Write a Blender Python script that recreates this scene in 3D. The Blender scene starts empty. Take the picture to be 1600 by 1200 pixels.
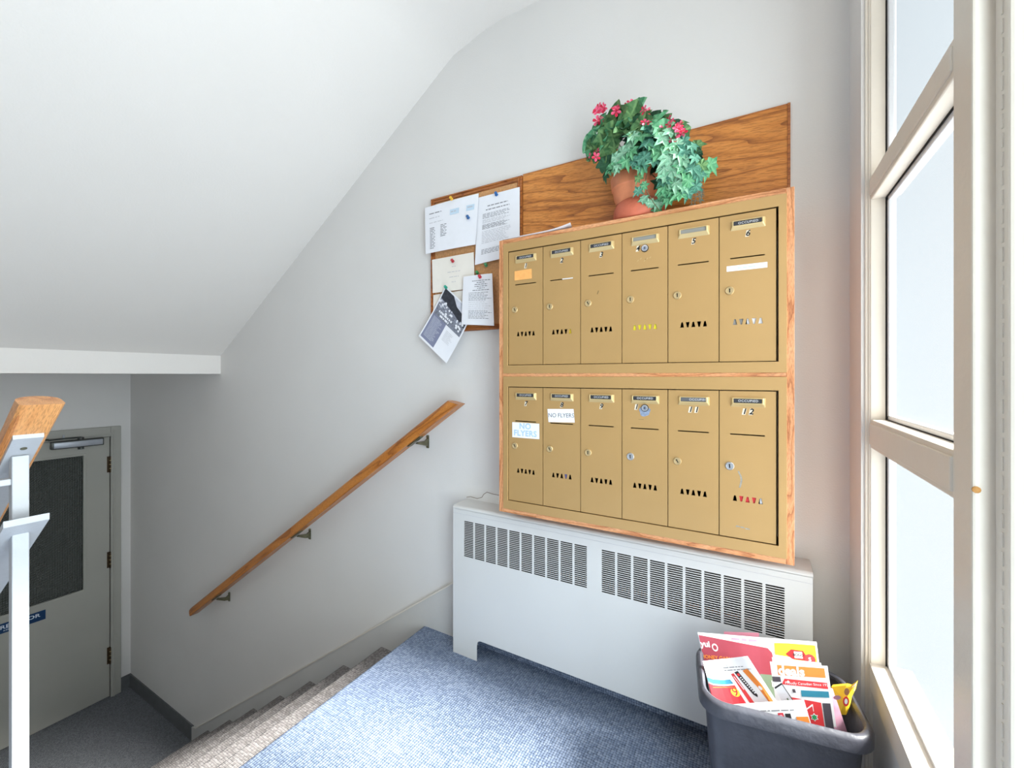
import bpy, bmesh, math, random
from mathutils import Vector, Matrix

random.seed(7)
R = math.radians
S = bpy.context.scene
COL = S.collection

# ------------------------------------------------------------------ camera
FPX, YH, CX = 660.0, 587.0, 800.0          # focal length / horizon / centre in the 1600x1200 frame
YAW = R(29.7)
CAMZ = 1.148
cd = bpy.data.cameras.new('camera')
cam = bpy.data.objects.new('camera', cd)
COL.objects.link(cam)
cd.sensor_fit = 'HORIZONTAL'
cd.sensor_width = 36.0
cd.lens = 36.0 * FPX / 1600.0
cd.shift_y = -(600.0 - YH) / 1600.0
cd.clip_start = 0.01
cam.location = (0, 0, CAMZ)
cam.rotation_euler = (math.pi / 2, 0, YAW)
S.camera = cam

# ------------------------------------------------------------------ world, lights, exposure
w = bpy.data.worlds.new('overcast_sky')
S.world = w
w.use_nodes = True
bg = w.node_tree.nodes['Background']
bg.inputs[0].default_value = (0.78, 0.89, 1.0, 1)
bg.inputs[1].default_value = 0.43

def area(name, loc, rot, sx, sy, power, color, spread=180):
    l = bpy.data.lights.new(name, 'AREA')
    l.shape = 'RECTANGLE'
    l.size, l.size_y, l.energy, l.color = sx, sy, power, color
    l.spread = R(spread)
    o = bpy.data.objects.new(name, l)
    COL.objects.link(o)
    o.location, o.rotation_euler = loc, rot
    return o
# daylight just outside the glazed entrance door and outside the frosted window
area('daylight_at_entrance_door', (0.44, 0.14, 1.16), (0, R(90), 0), 2.1, 0.98, 47, (0.83, 0.915, 1.0))
area('daylight_at_window', (0.95, 1.05, 0.75), (0, R(90), 0), 1.6, 1.3, 40, (1.0, 0.98, 0.96))
# hazy sun, scattered by the frosted panes, falling along the back wall onto the landing
sl_ = bpy.data.lights.new('sun', 'SUN')
sl_.energy, sl_.angle, sl_.color = 24.0, R(14), (1.0, 0.93, 0.85)
sun = bpy.data.objects.new('sun', sl_)
COL.objects.link(sun)
SE, SA = R(45), R(-7)
sun.rotation_euler = Vector((-math.cos(SE) * math.cos(SA), math.cos(SE) * math.sin(SA), -math.sin(SE))).to_track_quat('-Z', 'Y').to_euler()
sun.location = (3, 1, 4)

S.view_settings.view_transform = 'Standard'
S.view_settings.look = 'None'
S.view_settings.gamma = 1.0
S.view_settings.use_curve_mapping = False
S.view_settings.exposure = 0.33

# ------------------------------------------------------------------ helpers
cy, sy = math.cos(YAW), math.sin(YAW)
def at(px, py, x=None, y=None, z=None):
    """the point of the place seen at a pixel of the photograph, on the plane x=, y= or z= (z from the landing)"""
    u = (px - CX) / FPX
    v = (YH - py) / FPX
    d = Vector((-sy + cy * u, cy + sy * u, v))
    if y is not None: t = y / d.y
    elif x is not None: t = x / d.x
    else: t = (z - CAMZ) / d.z
    return Vector((d.x * t, d.y * t, CAMZ + d.z * t))

def lin(c):
    if isinstance(c, str):
        c = c.lstrip('#')
        c = [int(c[i:i + 2], 16) / 255 for i in (0, 2, 4)]
    return tuple((x / 12.92 if x <= 0.04045 else ((x + 0.055) / 1.055) ** 2.4) for x in c) + (1.0,)

MATS = {}
def newmat(name):
    m = bpy.data.materials.new(name)
    m.use_nodes = True
    nt = m.node_tree
    b = nt.nodes['Principled BSDF']
    return m, nt, b
def node(nt, t, **kw):
    n = nt.nodes.new(t)
    for k, v in kw.items(): setattr(n, k, v)
    return n

def paint(name, c, rough=0.5, metal=0.0, scale=6.0, var=0.04, bump=0.0, bscale=60.0, spec=0.5, detail=3.0):
    """flat colour with faint procedural mottling and relief"""
    if name in MATS: return MATS[name]
    m, nt, b = newmat(name)
    tc = node(nt, 'ShaderNodeTexCoord')
    nz = node(nt, 'ShaderNodeTexNoise')
    nz.inputs['Scale'].default_value = scale
    nz.inputs['Detail'].default_value = detail
    nt.links.new(tc.outputs['Object'], nz.inputs['Vector'])
    cr = node(nt, 'ShaderNodeValToRGB')
    L = lin(c)
    cr.color_ramp.elements[0].position = 0.3
    cr.color_ramp.elements[1].position = 0.7
    cr.color_ramp.elements[0].color = tuple(max(0, x * (1 - var)) for x in L[:3]) + (1,)
    cr.color_ramp.elements[1].color = tuple(min(1, x * (1 + var)) for x in L[:3]) + (1,)
    nt.links.new(nz.outputs['Fac'], cr.inputs['Fac'])
    nt.links.new(cr.outputs['Color'], b.inputs['Base Color'])
    b.inputs['Roughness'].default_value = rough
    b.inputs['Metallic'].default_value = metal
    b.inputs['Specular IOR Level'].default_value = spec
    if bump:
        n2 = node(nt, 'ShaderNodeTexNoise')
        n2.inputs['Scale'].default_value = bscale
        n2.inputs['Detail'].default_value = 4
        nt.links.new(tc.outputs['Object'], n2.inputs['Vector'])
        bp = node(nt, 'ShaderNodeBump')
        bp.inputs['Strength'].default_value = bump
        bp.inputs['Distance'].default_value = 0.01
        nt.links.new(n2.outputs['Fac'], bp.inputs['Height'])
        nt.links.new(bp.outputs['Normal'], b.inputs['Normal'])
    MATS[name] = m
    return m

def wood(name, light, mid, dark, axis='X', scale=1.0, rough=0.38, rings=5.0, rot=0.0):
    if name in MATS: return MATS[name]
    m, nt, b = newmat(name)
    tc = node(nt, 'ShaderNodeTexCoord')
    mp = node(nt, 'ShaderNodeMapping')
    st = {'X': (0.10, 1, 1), 'Y': (1, 0.10, 1), 'Z': (1, 1, 0.10)}[axis]
    mp.inputs['Scale'].default_value = tuple(s * scale for s in st)
    mr_ = node(nt, 'ShaderNodeMapping')
    mr_.inputs['Rotation'].default_value = (0, rot, 0)
    nt.links.new(tc.outputs['Object'], mr_.inputs['Vector'])
    nt.links.new(mr_.outputs['Vector'], mp.inputs['Vector'])
    # growth rings bent by slow noise: cathedral figure
    n1 = node(nt, 'ShaderNodeTexNoise')
    n1.inputs['Scale'].default_value = 3.2
    n1.inputs['Detail'].default_value = 2.0
    nt.links.new(mp.outputs['Vector'], n1.inputs['Vector'])
    mul = node(nt, 'ShaderNodeMath', operation='MULTIPLY')
    mul.inputs[1].default_value = rings * 4.0
    nt.links.new(n1.outputs['Fac'], mul.inputs[0])
    sn = node(nt, 'ShaderNodeMath', operation='FRACT')
    nt.links.new(mul.outputs[0], sn.inputs[0])
    # fine pores
    n2 = node(nt, 'ShaderNodeTexNoise')
    n2.inputs['Scale'].default_value = 130.0
    n2.inputs['Detail'].default_value = 3.0
    nt.links.new(mp.outputs['Vector'], n2.inputs['Vector'])
    r1 = node(nt, 'ShaderNodeValToRGB')
    e = r1.color_ramp.elements
    e[0].position, e[0].color = 0.0, lin(dark)
    e[1].position, e[1].color = 1.0, lin(mid)
    k = e.new(0.28); k.color = lin(mid)
    k = e.new(0.6); k.color = lin(light)
    nt.links.new(sn.outputs[0], r1.inputs['Fac'])
    r2 = node(nt, 'ShaderNodeValToRGB')
    r2.color_ramp.elements[0].position, r2.color_ramp.elements[0].color = 0.36, (0.55, 0.5, 0.45, 1)
    r2.color_ramp.elements[1].position, r2.color_ramp.elements[1].color = 0.54, (1, 1, 1, 1)
    nt.links.new(n2.outputs['Fac'], r2.inputs['Fac'])
    mx = node(nt, 'ShaderNodeMix', data_type='RGBA', blend_type='MULTIPLY')
    mx.inputs[0].default_value = 0.75
    nt.links.new(r1.outputs['Color'], mx.inputs[6])
    nt.links.new(r2.outputs['Color'], mx.inputs[7])
    nt.links.new(mx.outputs[2], b.inputs['Base Color'])
    b.inputs['Roughness'].default_value = rough
    bp = node(nt, 'ShaderNodeBump')
    bp.inputs['Strength'].default_value = 0.12
    bp.inputs['Distance'].default_value = 0.004
    nt.links.new(n2.outputs['Fac'], bp.inputs['Height'])
    nt.links.new(bp.outputs['Normal'], b.inputs['Normal'])
    MATS[name] = m
    return m

def carpet(name, dark, mid, light, cells=150.0):
    m, nt, b = newmat(name)
    tc = node(nt, 'ShaderNodeTexCoord')
    vo = node(nt, 'ShaderNodeTexVoronoi')
    vo.inputs['Scale'].default_value = cells
    vo.inputs['Randomness'].default_value = 0.22
    nt.links.new(tc.outputs['Object'], vo.inputs['Vector'])
    sp = node(nt, 'ShaderNodeSeparateColor')
    nt.links.new(vo.outputs['Color'], sp.inputs[0])
    cr = node(nt, 'ShaderNodeValToRGB')
    e = cr.color_ramp.elements
    e[0].position, e[0].color = 0.1, lin(dark)
    e[1].position, e[1].color = 0.9, lin(light)
    k = e.new(0.45); k.color = lin(mid)
    nt.links.new(sp.outputs[0], cr.inputs['Fac'])
    # gaps between loops
    r2 = node(nt, 'ShaderNodeValToRGB')
    r2.color_ramp.elements[0].position, r2.color_ramp.elements[0].color = 0.38, (1, 1, 1, 1)
    r2.color_ramp.elements[1].position, r2.color_ramp.elements[1].color = 0.75, (0.16, 0.18, 0.22, 1)
    nt.links.new(vo.outputs['Distance'], r2.inputs['Fac'])
    mx = node(nt, 'ShaderNodeMix', data_type='RGBA', blend_type='MULTIPLY')
    mx.inputs[0].default_value = 1.0
    nt.links.new(cr.outputs['Color'], mx.inputs[6])
    nt.links.new(r2.outputs['Color'], mx.inputs[7])
    nt.links.new(mx.outputs[2], b.inputs['Base Color'])
    b.inputs['Roughness'].default_value = 0.95
    b.inputs['Specular IOR Level'].default_value = 0.1
    bp = node(nt, 'ShaderNodeBump', invert=True)
    bp.inputs['Strength'].default_value = 0.8
    bp.inputs['Distance'].default_value = 0.004
    nt.links.new(vo.outputs['Distance'], bp.inputs['Height'])
    nt.links.new(bp.outputs['Normal'], b.inputs['Normal'])
    MATS[name] = m
    return m

def obj_from(name, v, f, mats, idx=None, parent=None, smooth=None):
    me = bpy.data.meshes.new(name)
    me.from_pydata([tuple(p) for p in v], [], f)
    if not isinstance(mats, (list, tuple)): mats = [mats]
    for m in mats: me.materials.append(m)
    if idx:
        for p, i in zip(me.polygons, idx): p.material_index = i
    bm = bmesh.new(); bm.from_mesh(me)
    bmesh.ops.recalc_face_normals(bm, faces=bm.faces)
    bm.to_mesh(me); bm.free()
    if smooth is not None:
        for p in me.polygons: p.use_smooth = True
        me.set_sharp_from_angle(angle=R(smooth))
    o = bpy.data.objects.new(name, me)
    COL.objects.link(o)
    if parent: o.parent = parent
    return o

class MB:
    def __init__(s):
        s.v, s.f, s.i, s.mats = [], [], [], []
    def mi(s, m):
        if m not in s.mats: s.mats.append(m)
        return s.mats.index(m)
    def add(s, v, f, m):
        n = len(s.v)
        s.v += [Vector(p) for p in v]
        k = s.mi(m)
        for q in f:
            s.f.append([a + n for a in q]); s.i.append(k)
        return s
    def box(s, x0, x1, y0, y1, z0, z1, m, bev=0.0):
        if bev:
            bm = bmesh.new()
            bmesh.ops.create_cube(bm, size=1)
            for q in bm.verts:
                q.co = Vector(((x0 + x1) / 2 + q.co.x * (x1 - x0), (y0 + y1) / 2 + q.co.y * (y1 - y0), (z0 + z1) / 2 + q.co.z * (z1 - z0)))
            bmesh.ops.bevel(bm, geom=list(bm.edges), offset=bev, segments=2, profile=0.5, affect='EDGES')
            bm.verts.index_update()
            s.add([q.co.copy() for q in bm.verts], [[q.index for q in f.verts] for f in bm.faces], m)
            bm.free()
            return s
        v = [(x, y, z) for z in (z0, z1) for y in (y0, y1) for x in (x0, x1)]
        return s.add(v, [(0, 2, 3, 1), (4, 5, 7, 6), (0, 1, 5, 4), (2, 6, 7, 3), (0, 4, 6, 2), (1, 3, 7, 5)], m)
    def prism(s, pts, a, b, m, axis='y'):
        """polygon pts extruded from a to b along an axis; pts are (x,z) for y, (y,z) for x, (x,y) for z"""
        def P(p, t):
            return {'y': (p[0], t, p[1]), 'x': (t, p[0], p[1]), 'z': (p[0], p[1], t)}[axis]
        n = len(pts)
        v = [P(p, a) for p in pts] + [P(p, b) for p in pts]
        f = [list(range(n))[::-1], list(range(n, 2 * n))] + [(i, (i + 1) % n, n + (i + 1) % n, n + i) for i in range(n)]
        return s.add(v, f, m)
    def tube(s, pts, r, m, seg=8, caps=True):
        pts = [Vector(p) for p in pts]
        rs = r if isinstance(r, (list, tuple)) else [r] * len(pts)
        v, f = [], []
        prev = None
        for i, p in enumerate(pts):
            d = (pts[min(i + 1, len(pts) - 1)] - pts[max(i - 1, 0)]).normalized()
            if prev is None:
                a = d.orthogonal().normalized()
            else:
                a = (prev - d * prev.dot(d)).normalized()
            prev = a
            c = d.cross(a)
            for k in range(seg):
                t = 2 * math.pi * k / seg
                v.append(p + (a * math.cos(t) + c * math.sin(t)) * rs[i])
        for i in range(len(pts) - 1):
            for k in range(seg):
                f.append((i * seg + k, i * seg + (k + 1) % seg, (i + 1) * seg + (k + 1) % seg, (i + 1) * seg + k))
        if caps:
            f.append(list(range(seg))[::-1]); f.append([(len(pts) - 1) * seg + k for k in range(seg)])
        return s.add(v, f, m)
    def lathe(s, prof, c, m, seg=24, axis='z', caps=False):
        """prof: (radius, height) along axis from point c; axis z or -y (towards the room)"""
        c = Vector(c)
        v, f = [], []
        for (r, h) in prof:
            for k in range(seg):
                t = 2 * math.pi * k / seg
                if axis == 'z': v.append(c + Vector((r * math.cos(t), r * math.sin(t), h)))
                else: v.append(c + Vector((r * math.cos(t), -h, r * math.sin(t))))
        n = len(prof)
        for i in range(n - 1):
            for k in range(seg):
                f.append((i * seg + k, i * seg + (k + 1) % seg, (i + 1) * seg + (k + 1) % seg, (i + 1) * seg + k))
        if caps:
            f.append(list(range(seg))[::-1]); f.append([(n - 1) * seg + k for k in range(seg)])
        return s.add(v, f, m)
    def build(s, name, parent=None, smooth=None):
        return obj_from(name, s.v, s.f, s.mats, s.i, parent, smooth)

def tag(o, label=None, cat=None, group=None, kind=None):
    if label: o['label'] = label
    if cat: o['category'] = cat
    if group: o['group'] = group
    if kind: o['kind'] = kind
    return o
def empty(name, loc=(0, 0, 0)):
    o = bpy.data.objects.new(name, None)
    o.empty_display_size = 0.05
    COL.objects.link(o)
    o.location = loc
    return o

DG = None
def fill2d(loops, thick=0.0, bevel=0.0):
    """filled flat shape with holes (closed loops of x,y); returns verts, faces with z as thickness (centred)"""
    cu = bpy.data.curves.new('tmp', 'CURVE')
    cu.dimensions = '2D'; cu.fill_mode = 'BOTH' if thick else 'FRONT'
    cu.extrude = thick / 2; cu.bevel_depth = bevel; cu.bevel_resolution = 0
    for lp in loops:
        sp = cu.splines.new('POLY')
        sp.points.add(len(lp) - 1)
        for p, q in zip(sp.points, lp): p.co = (q[0], q[1], 0, 1)
        sp.use_cyclic_u = True
    o = bpy.data.objects.new('tmp', cu)
    me = o.to_mesh()
    v = [q.co.copy() for q in me.vertices]; f = [list(p.vertices) for p in me.polygons]
    o.to_mesh_clear()
    bpy.data.objects.remove(o); bpy.data.curves.remove(cu)
    return v, f
TXT = {}
def text2d(body, size, align='CENTER', shear=0.0, space=1.0, bold=0.0, xs=1.0):
    key = (body, size, align, shear, space, bold, xs)
    if key in TXT: return TXT[key]
    cu = bpy.data.curves.new('tmp', 'FONT')
    cu.body = body; cu.size = size; cu.align_x = align; cu.align_y = 'CENTER'
    cu.shear = shear; cu.space_character = space; cu.offset = bold; cu.resolution_u = 3
    cu.fill_mode = 'FRONT'
    o = bpy.data.objects.new('tmp', cu)
    me = o.to_mesh()
    v = [Vector((q.co.x * xs, q.co.y, 0)) for q in me.vertices]; f = [list(p.vertices) for p in me.polygons]
    o.to_mesh_clear()
    bpy.data.objects.remove(o); bpy.data.curves.remove(cu)
    TXT[key] = (v, f)
    return v, f
def rrect(x0, y0, x1, y1, r, n=4):
    pts = []
    for cx_, cy_, a0 in ((x1 - r, y1 - r, 0), (x0 + r, y1 - r, 90), (x0 + r, y0 + r, 180), (x1 - r, y0 + r, 270)):
        for k in range(n + 1):
            a = R(a0 + 90 * k / n)
            pts.append((cx_ + r * math.cos(a), cy_ + r * math.sin(a)))
    return pts
def front(v, out=0.0, ox=0.0, oz=0.0):
    """flat x,y,z shape turned to face the room (-y): x right, y up, z outwards"""
    return [Vector((p.x + ox, -(p.z + out), p.y + oz)) for p in v]

# ------------------------------------------------------------------ materials
M_wall = paint('wall_paint', '#dddad7', 0.6, 0, 2.0, 0.02, 0.08, 220)
M_ceil = paint('ceiling_paint', '#e8e3de', 0.65, 0, 1.5, 0.015, 0.10, 160)
M_trim = paint('cream_gloss_paint', '#dcd5ca', 0.35, 0, 5, 0.03, 0.10, 90)
M_frame = paint('window_frame_paint', '#dfd6c9', 0.35, 0, 5, 0.03, 0.08, 70)
M_white = paint('white_gloss_paint', '#d0d1d4', 0.35, 0, 9, 0.03, 0.12, 60)
M_guard = paint('guard_white_paint', '#adafb3', 0.4, 0, 9, 0.04, 0.12, 60)
M_door = paint('door_grey_paint', '#aaa8a0', 0.45, 0, 4, 0.03, 0.05, 120)
M_skirt = paint('skirting_paint', '#c8c6c3', 0.45, 0, 4, 0.03, 0.06, 90)
M_rubber = paint('dark_cove_rubber', '#626466', 0.6, 0, 20, 0.1)
M_hall = carpet('hall_carpet', '#6e7074', '#7a7c80', '#86888c', 170)
M_carpet = carpet('landing_carpet', '#76839b', '#8390a8', '#919db3', 120)
M_stair = carpet('stair_carpet', '#837d7b', '#928c8a', '#a19b99', 120)
M_gap = paint('dark_gap', '#1a1613', 0.9)
M_gold = paint('gold_painted_metal', '#bd9863', 0.36, 0.35, 3.0, 0.035, 0.02, 400)
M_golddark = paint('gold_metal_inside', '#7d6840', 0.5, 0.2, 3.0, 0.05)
M_holder = paint('brass_name_holder', '#cdb482', 0.3, 0.35, 9, 0.04)
M_brass = paint('worn_brass', '#cdb68a', 0.3, 0.6, 60, 0.1)
M_steel = paint('steel', '#c4c8cf', 0.28, 0.75, 60, 0.08)
M_black = paint('black_print', '#0d0b0b', 0.7)
M_ink = paint('grey_print', '#86858a', 0.8)
M_inkl = paint('pale_grey_print', '#bcbbc0', 0.8)
M_strip = paint('dark_embossed_tape', '#33343a', 0.35)
M_tapetxt = paint('pale_embossed_letters', '#c9c9cc', 0.5)
M_paper = paint('white_paper', '#e9e9ee', 0.75, 0, 30, 0.015)
M_cream = paint('cream_paper', '#ebe4da', 0.75, 0, 30, 0.015)
M_oak = wood('oak_case', '#e2a476', '#da9664', '#b06c40', 'X', 7.0, rings=2.2)
M_oakv = wood('oak_case_upright', '#e2a476', '#da9664', '#b06c40', 'Z', 7.0, rings=2.2)
M_oakp = wood('oak_panel', '#d68c42', '#c97e36', '#96561f', 'X', 3.0, rings=2.6, rot=R(-4))
M_rail = wood('oak_handrail', '#cb8238', '#bf742c', '#93531c', 'X', 5.0, rings=1.6, rough=0.3, rot=R(33.5))
M_cap = wood('sunlit_oak_cap_rail', '#e0a063', '#d79355', '#b87038', 'X', 5.0, rings=1.2, rough=0.35, rot=R(33.5))  # same oak made lighter, the sun on the guard put into its colour
M_corkf = wood('cork_board_frame_oak', '#b87034', '#a8602a', '#7a4118', 'X', 9.0, rings=2)
M_cork = paint('cork', '#d29c6a', 0.9, 0, 120, 0.14, 0.3, 200)
M_rad = paint('radiator_enamel', '#d2d1cf', 0.38, 0, 3, 0.02, 0.02, 300)
M_radin = paint('radiator_inside', '#35302a', 0.7, 0.1, 14, 0.25)
M_bronze = paint('bronze', '#6d6a55', 0.35, 0.7, 40, 0.2)
M_green = paint('lower_pin_green', '#2f7a55', 0.4)

def glass_frosted():
    m, nt, b = newmat('frosted_glass')
    out = nt.nodes['Material Output']
    nt.nodes.remove(b)
    tr = node(nt, 'ShaderNodeBsdfTranslucent'); tr.inputs[0].default_value = (0.93, 0.96, 0.98, 1)
    tp = node(nt, 'ShaderNodeBsdfTransparent'); tp.inputs[0].default_value = (0.92, 0.96, 0.98, 1)
    gl = node(nt, 'ShaderNodeBsdfGlossy'); gl.inputs['Roughness'].default_value = 0.35
    tc = node(nt, 'ShaderNodeTexCoord')
    nz = node(nt, 'ShaderNodeTexNoise'); nz.inputs['Scale'].default_value = 300; nz.inputs['Detail'].default_value = 2
    nt.links.new(tc.outputs['Object'], nz.inputs['Vector'])
    bp = node(nt, 'ShaderNodeBump'); bp.inputs['Strength'].default_value = 0.25; bp.inputs['Distance'].default_value = 0.002
    nt.links.new(nz.outputs['Fac'], bp.inputs['Height'])
    nt.links.new(bp.outputs['Normal'], tr.inputs['Normal']); nt.links.new(bp.outputs['Normal'], gl.inputs['Normal'])
    m1 = node(nt, 'ShaderNodeMixShader'); m1.inputs[0].default_value = 0.97
    nt.links.new(tr.outputs[0], m1.inputs[1]); nt.links.new(tp.outputs[0], m1.inputs[2])
    m2 = node(nt, 'ShaderNodeMixShader'); m2.inputs[0].default_value = 0.05
    nt.links.new(m1.outputs[0], m2.inputs[1]); nt.links.new(gl.outputs[0], m2.inputs[2])
    nt.links.new(m2.outputs[0], out.inputs[0])
    return m
M_frost = glass_frosted()
def glass_clear():
    m, nt, b = newmat('clear_glass')
    out = nt.nodes['Material Output']; nt.nodes.remove(b)
    tp = node(nt, 'ShaderNodeBsdfTransparent'); tp.inputs[0].default_value = (0.95, 0.98, 0.97, 1)
    gl = node(nt, 'ShaderNodeBsdfGlossy'); gl.inputs['Roughness'].default_value = 0.02
    lw = node(nt, 'ShaderNodeNewGeometry')
    m1 = node(nt, 'ShaderNodeMixShader'); m1.inputs[0].default_value = 0.06
    nt.links.new(tp.outputs[0], m1.inputs[1]); nt.links.new(gl.outputs[0], m1.inputs[2])
    nt.links.new(m1.outputs[0], out.inputs[0])
    return m
M_clear = glass_clear()
def glass_pebbled():
    m, nt, b = newmat('pebbled_dark_glass')
    tc = node(nt, 'ShaderNodeTexCoord')
    sep = node(nt, 'ShaderNodeSeparateXYZ'); nt.links.new(tc.outputs['Object'], sep.inputs[0])
    hs = []
    for ax, fr in (('Y', 2 * math.pi / 0.0135), ('Z', 2 * math.pi / 0.0120)):
        a = node(nt, 'ShaderNodeMath', operation='MULTIPLY'); a.inputs[1].default_value = fr
        nt.links.new(sep.outputs[ax], a.inputs[0])
        c = node(nt, 'ShaderNodeMath', operation='SINE'); nt.links.new(a.outputs[0], c.inputs[0])
        hs.append(c)
    ad = node(nt, 'ShaderNodeMath', operation='ADD')
    nt.links.new(hs[0].outputs[0], ad.inputs[0]); nt.links.new(hs[1].outputs[0], ad.inputs[1])
    bp = node(nt, 'ShaderNodeBump'); bp.inputs['Strength'].default_value = 1.0; bp.inputs['Distance'].default_value = 0.0016
    nt.links.new(ad.outputs[0], bp.inputs['Height']); nt.links.new(bp.outputs['Normal'], b.inputs['Normal'])
    mk = node(nt, 'ShaderNodeMath', operation='MULTIPLY')
    nt.links.new(hs[0].outputs[0], mk.inputs[0]); nt.links.new(hs[1].outputs[0], mk.inputs[1])
    cr = node(nt, 'ShaderNodeValToRGB')
    cr.color_ramp.elements[0].position, cr.color_ramp.elements[0].color = 0.15, lin('#3a3d3a')
    cr.color_ramp.elements[1].position, cr.color_ramp.elements[1].color = 0.75, lin('#767b78')  # pale dots painted in for the reflections on the pebbles
    nt.links.new(mk.outputs[0], cr.inputs['Fac']); nt.links.new(cr.outputs['Color'], b.inputs['Base Color'])
    b.inputs['Roughness'].default_value = 0.12
    b.inputs['Specular IOR Level'].default_value = 0.6
    return m
M_pebble = glass_pebbled()

# ------------------------------------------------------------------ the setting
YW, YM, YR = 1.50, 1.33, 1.405            # back wall, mailbox front, radiator front
XD = at(204, 800, y=YW).x                  # wall with the hall door
XR = 0.253                                 # window frame plane
RISE, RUN, XN = 0.1838, 0.2778, -1.320
ZL = -8 * RISE                             # lower hall floor
ZC = CAMZ + 0.012                          # lower hall ceiling
YS0 = 0.28                                 # open side of the stairs
YB = -1.7                                  # wall behind the camera

def struct(mb, name, smooth=None, parent=None):
    o = mb.build(name, parent, smooth)
    if not parent: o['kind'] = 'structure'
    return o

struct(MB().box(XD - 0.12, 0.28, YW, YW + 0.12, ZL - 0.1, 2.85, M_wall), 'wall_back')
struct(MB().box(XD - 0.12, 0.5, YB - 0.12, YB, ZL - 0.1, 2.85, M_wall), 'wall_front')
# hall-side wall with the opening of door_1
DY1, DY0 = at(172, 800, x=XD).y, at(172, 800, x=XD).y - 0.87
DZ1 = at(172, 681.5, x=XD).z
mb = MB()
mb.box(XD - 0.12, XD, DY1, YW, ZL - 0.1, ZC + 0.1, M_wall)
mb.box(XD - 0.12, XD, YB, DY0, ZL - 0.1, ZC + 0.1, M_wall)
mb.box(XD - 0.12, XD, DY0, DY1, DZ1, ZC + 0.1, M_wall)
struct(mb, 'wall_left')
# floors
def nosing_profile(xn, ztop, xr, zbot, back=0.026, r=0.019):
    pts = [(xr, ztop), (xn + r, ztop)]
    for k in range(1, 7):
        a = R(90 + 180 * k / 6)
        pts.append((xn + r + r * math.cos(a), ztop - r + r * math.sin(a)))
    pts += [(xn + back, ztop - 2 * r - 0.004), (xn + back, zbot), (xr, zbot)]
    return pts
f = struct(MB().prism(nosing_profile(XN, 0.0, 0.30, -RISE), YS0, YW + 0.02, M_carpet).box(-1.02, 0.24, YW - 0.006, YW + 0.01, -0.02, 0.09, M_carpet), 'floor', 40)
struct(MB().box(XN + 0.02, 0.5, YB, YS0, -RISE, -0.0005, M_carpet), 'floor_landing_rear')
struct(MB().box(XD - 0.1, XN - 7 * RUN + 0.2, YB, YW + 0.02, ZL - 0.1, ZL, M_hall), 'floor_hall')
st = empty('stairs', (XN - 3.5 * RUN, (YS0 + YW) / 2, ZL))
tag(st, 'carpeted stairs going down from the landing to the hall', 'stairs', kind='structure')
step_me = None
for i in range(1, 8):
    if step_me is None:
        o = MB().prism([(x - 0, z) for x, z in nosing_profile(0, 0, RUN + 0.026, -RISE)], YS0, YW + 0.005, M_stair).build('step', st, 40)
        step_me = o.data
    else:
        o = bpy.data.objects.new('step', step_me); COL.objects.link(o); o.parent = st
    o.matrix_parent_inverse = Matrix.Translation(-Vector(st.location))
    o.location = (XN - i * RUN, 0, -i * RISE)
# ceilings
prof = [(XD - 0.1, ZC), (-3.115, ZC), (-3.115, at(345, 556, y=YW).z)]
p1, p2 = at(345, 556, y=YW), at(700, 97, y=YW)
q = at(735, 66, y=YW)
prof += [(p2.x - 0.05, p2.z - 0.05 * (p2.z - p1.z) / (p2.x - p1.x)), (p2.x + 0.03, p2.z + 0.018), (q.x - 0.02, q.z - 0.004), (q.x + 0.06, q.z + 0.020), (q.x + 0.16, q.z + 0.034)]
ZT = q.z + 0.036
prof += [(q.x + 0.3, ZT), (0.33, ZT), (0.33, ZT + 0.25), (XD - 0.1, ZT + 0.25)]
struct(MB().prism(prof, 0.06, YW + 0.02, M_ceil), 'ceiling', 30)
struct(MB().box(XD - 0.1, 0.5, YB, 0.06, ZT, ZT + 0.25, M_ceil), 'ceiling_rear')
struct(MB().box(XD - 0.1, -3.115, YB, 0.06, ZC, ZT, M_ceil), 'ceiling_hall')
# stair skirting board on the back wall, cove base in the hall
a, b = at(706, 913, y=YW - 0.015), at(319, 1131, y=YW - 0.015)
sl = (a.z - b.z) / (a.x - b.x)
xs0, xs1 = -1.02, -3.42
zz = lambda x: a.z + sl * (x - a.x)
mb = MB().prism([(xs1, zz(xs1)), (xs0, zz(xs0)), (xs0, -0.02), (XN + 0.03, -0.02), (XN - 7 * RUN, ZL - 0.02), (xs1 - 0.06, ZL - 0.02), (xs1 - 0.06, ZL + 0.11)], YW - 0.015, YW + 0.01, M_skirt)
mb.prism([(xs1, zz(xs1) - 0.001), (xs0, zz(xs0) - 0.001), (xs0, zz(xs0) + 0.006), (xs1, zz(xs1) + 0.006)], YW - 0.019, YW + 0.01, M_trim)
struct(mb, 'baseboard_stairs')
mb = MB().box(XD, xs1 - 0.055, YW - 0.008, YW + 0.01, ZL, ZL + 0.112, M_rubber)
struct(mb, 'baseboard_hall')
struct(MB().box(XD - 0.01, XD + 0.008, at(188, 800, x=XD).y, YW, ZL, ZL + 0.112, M_rubber), 'baseboard_left')

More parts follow.
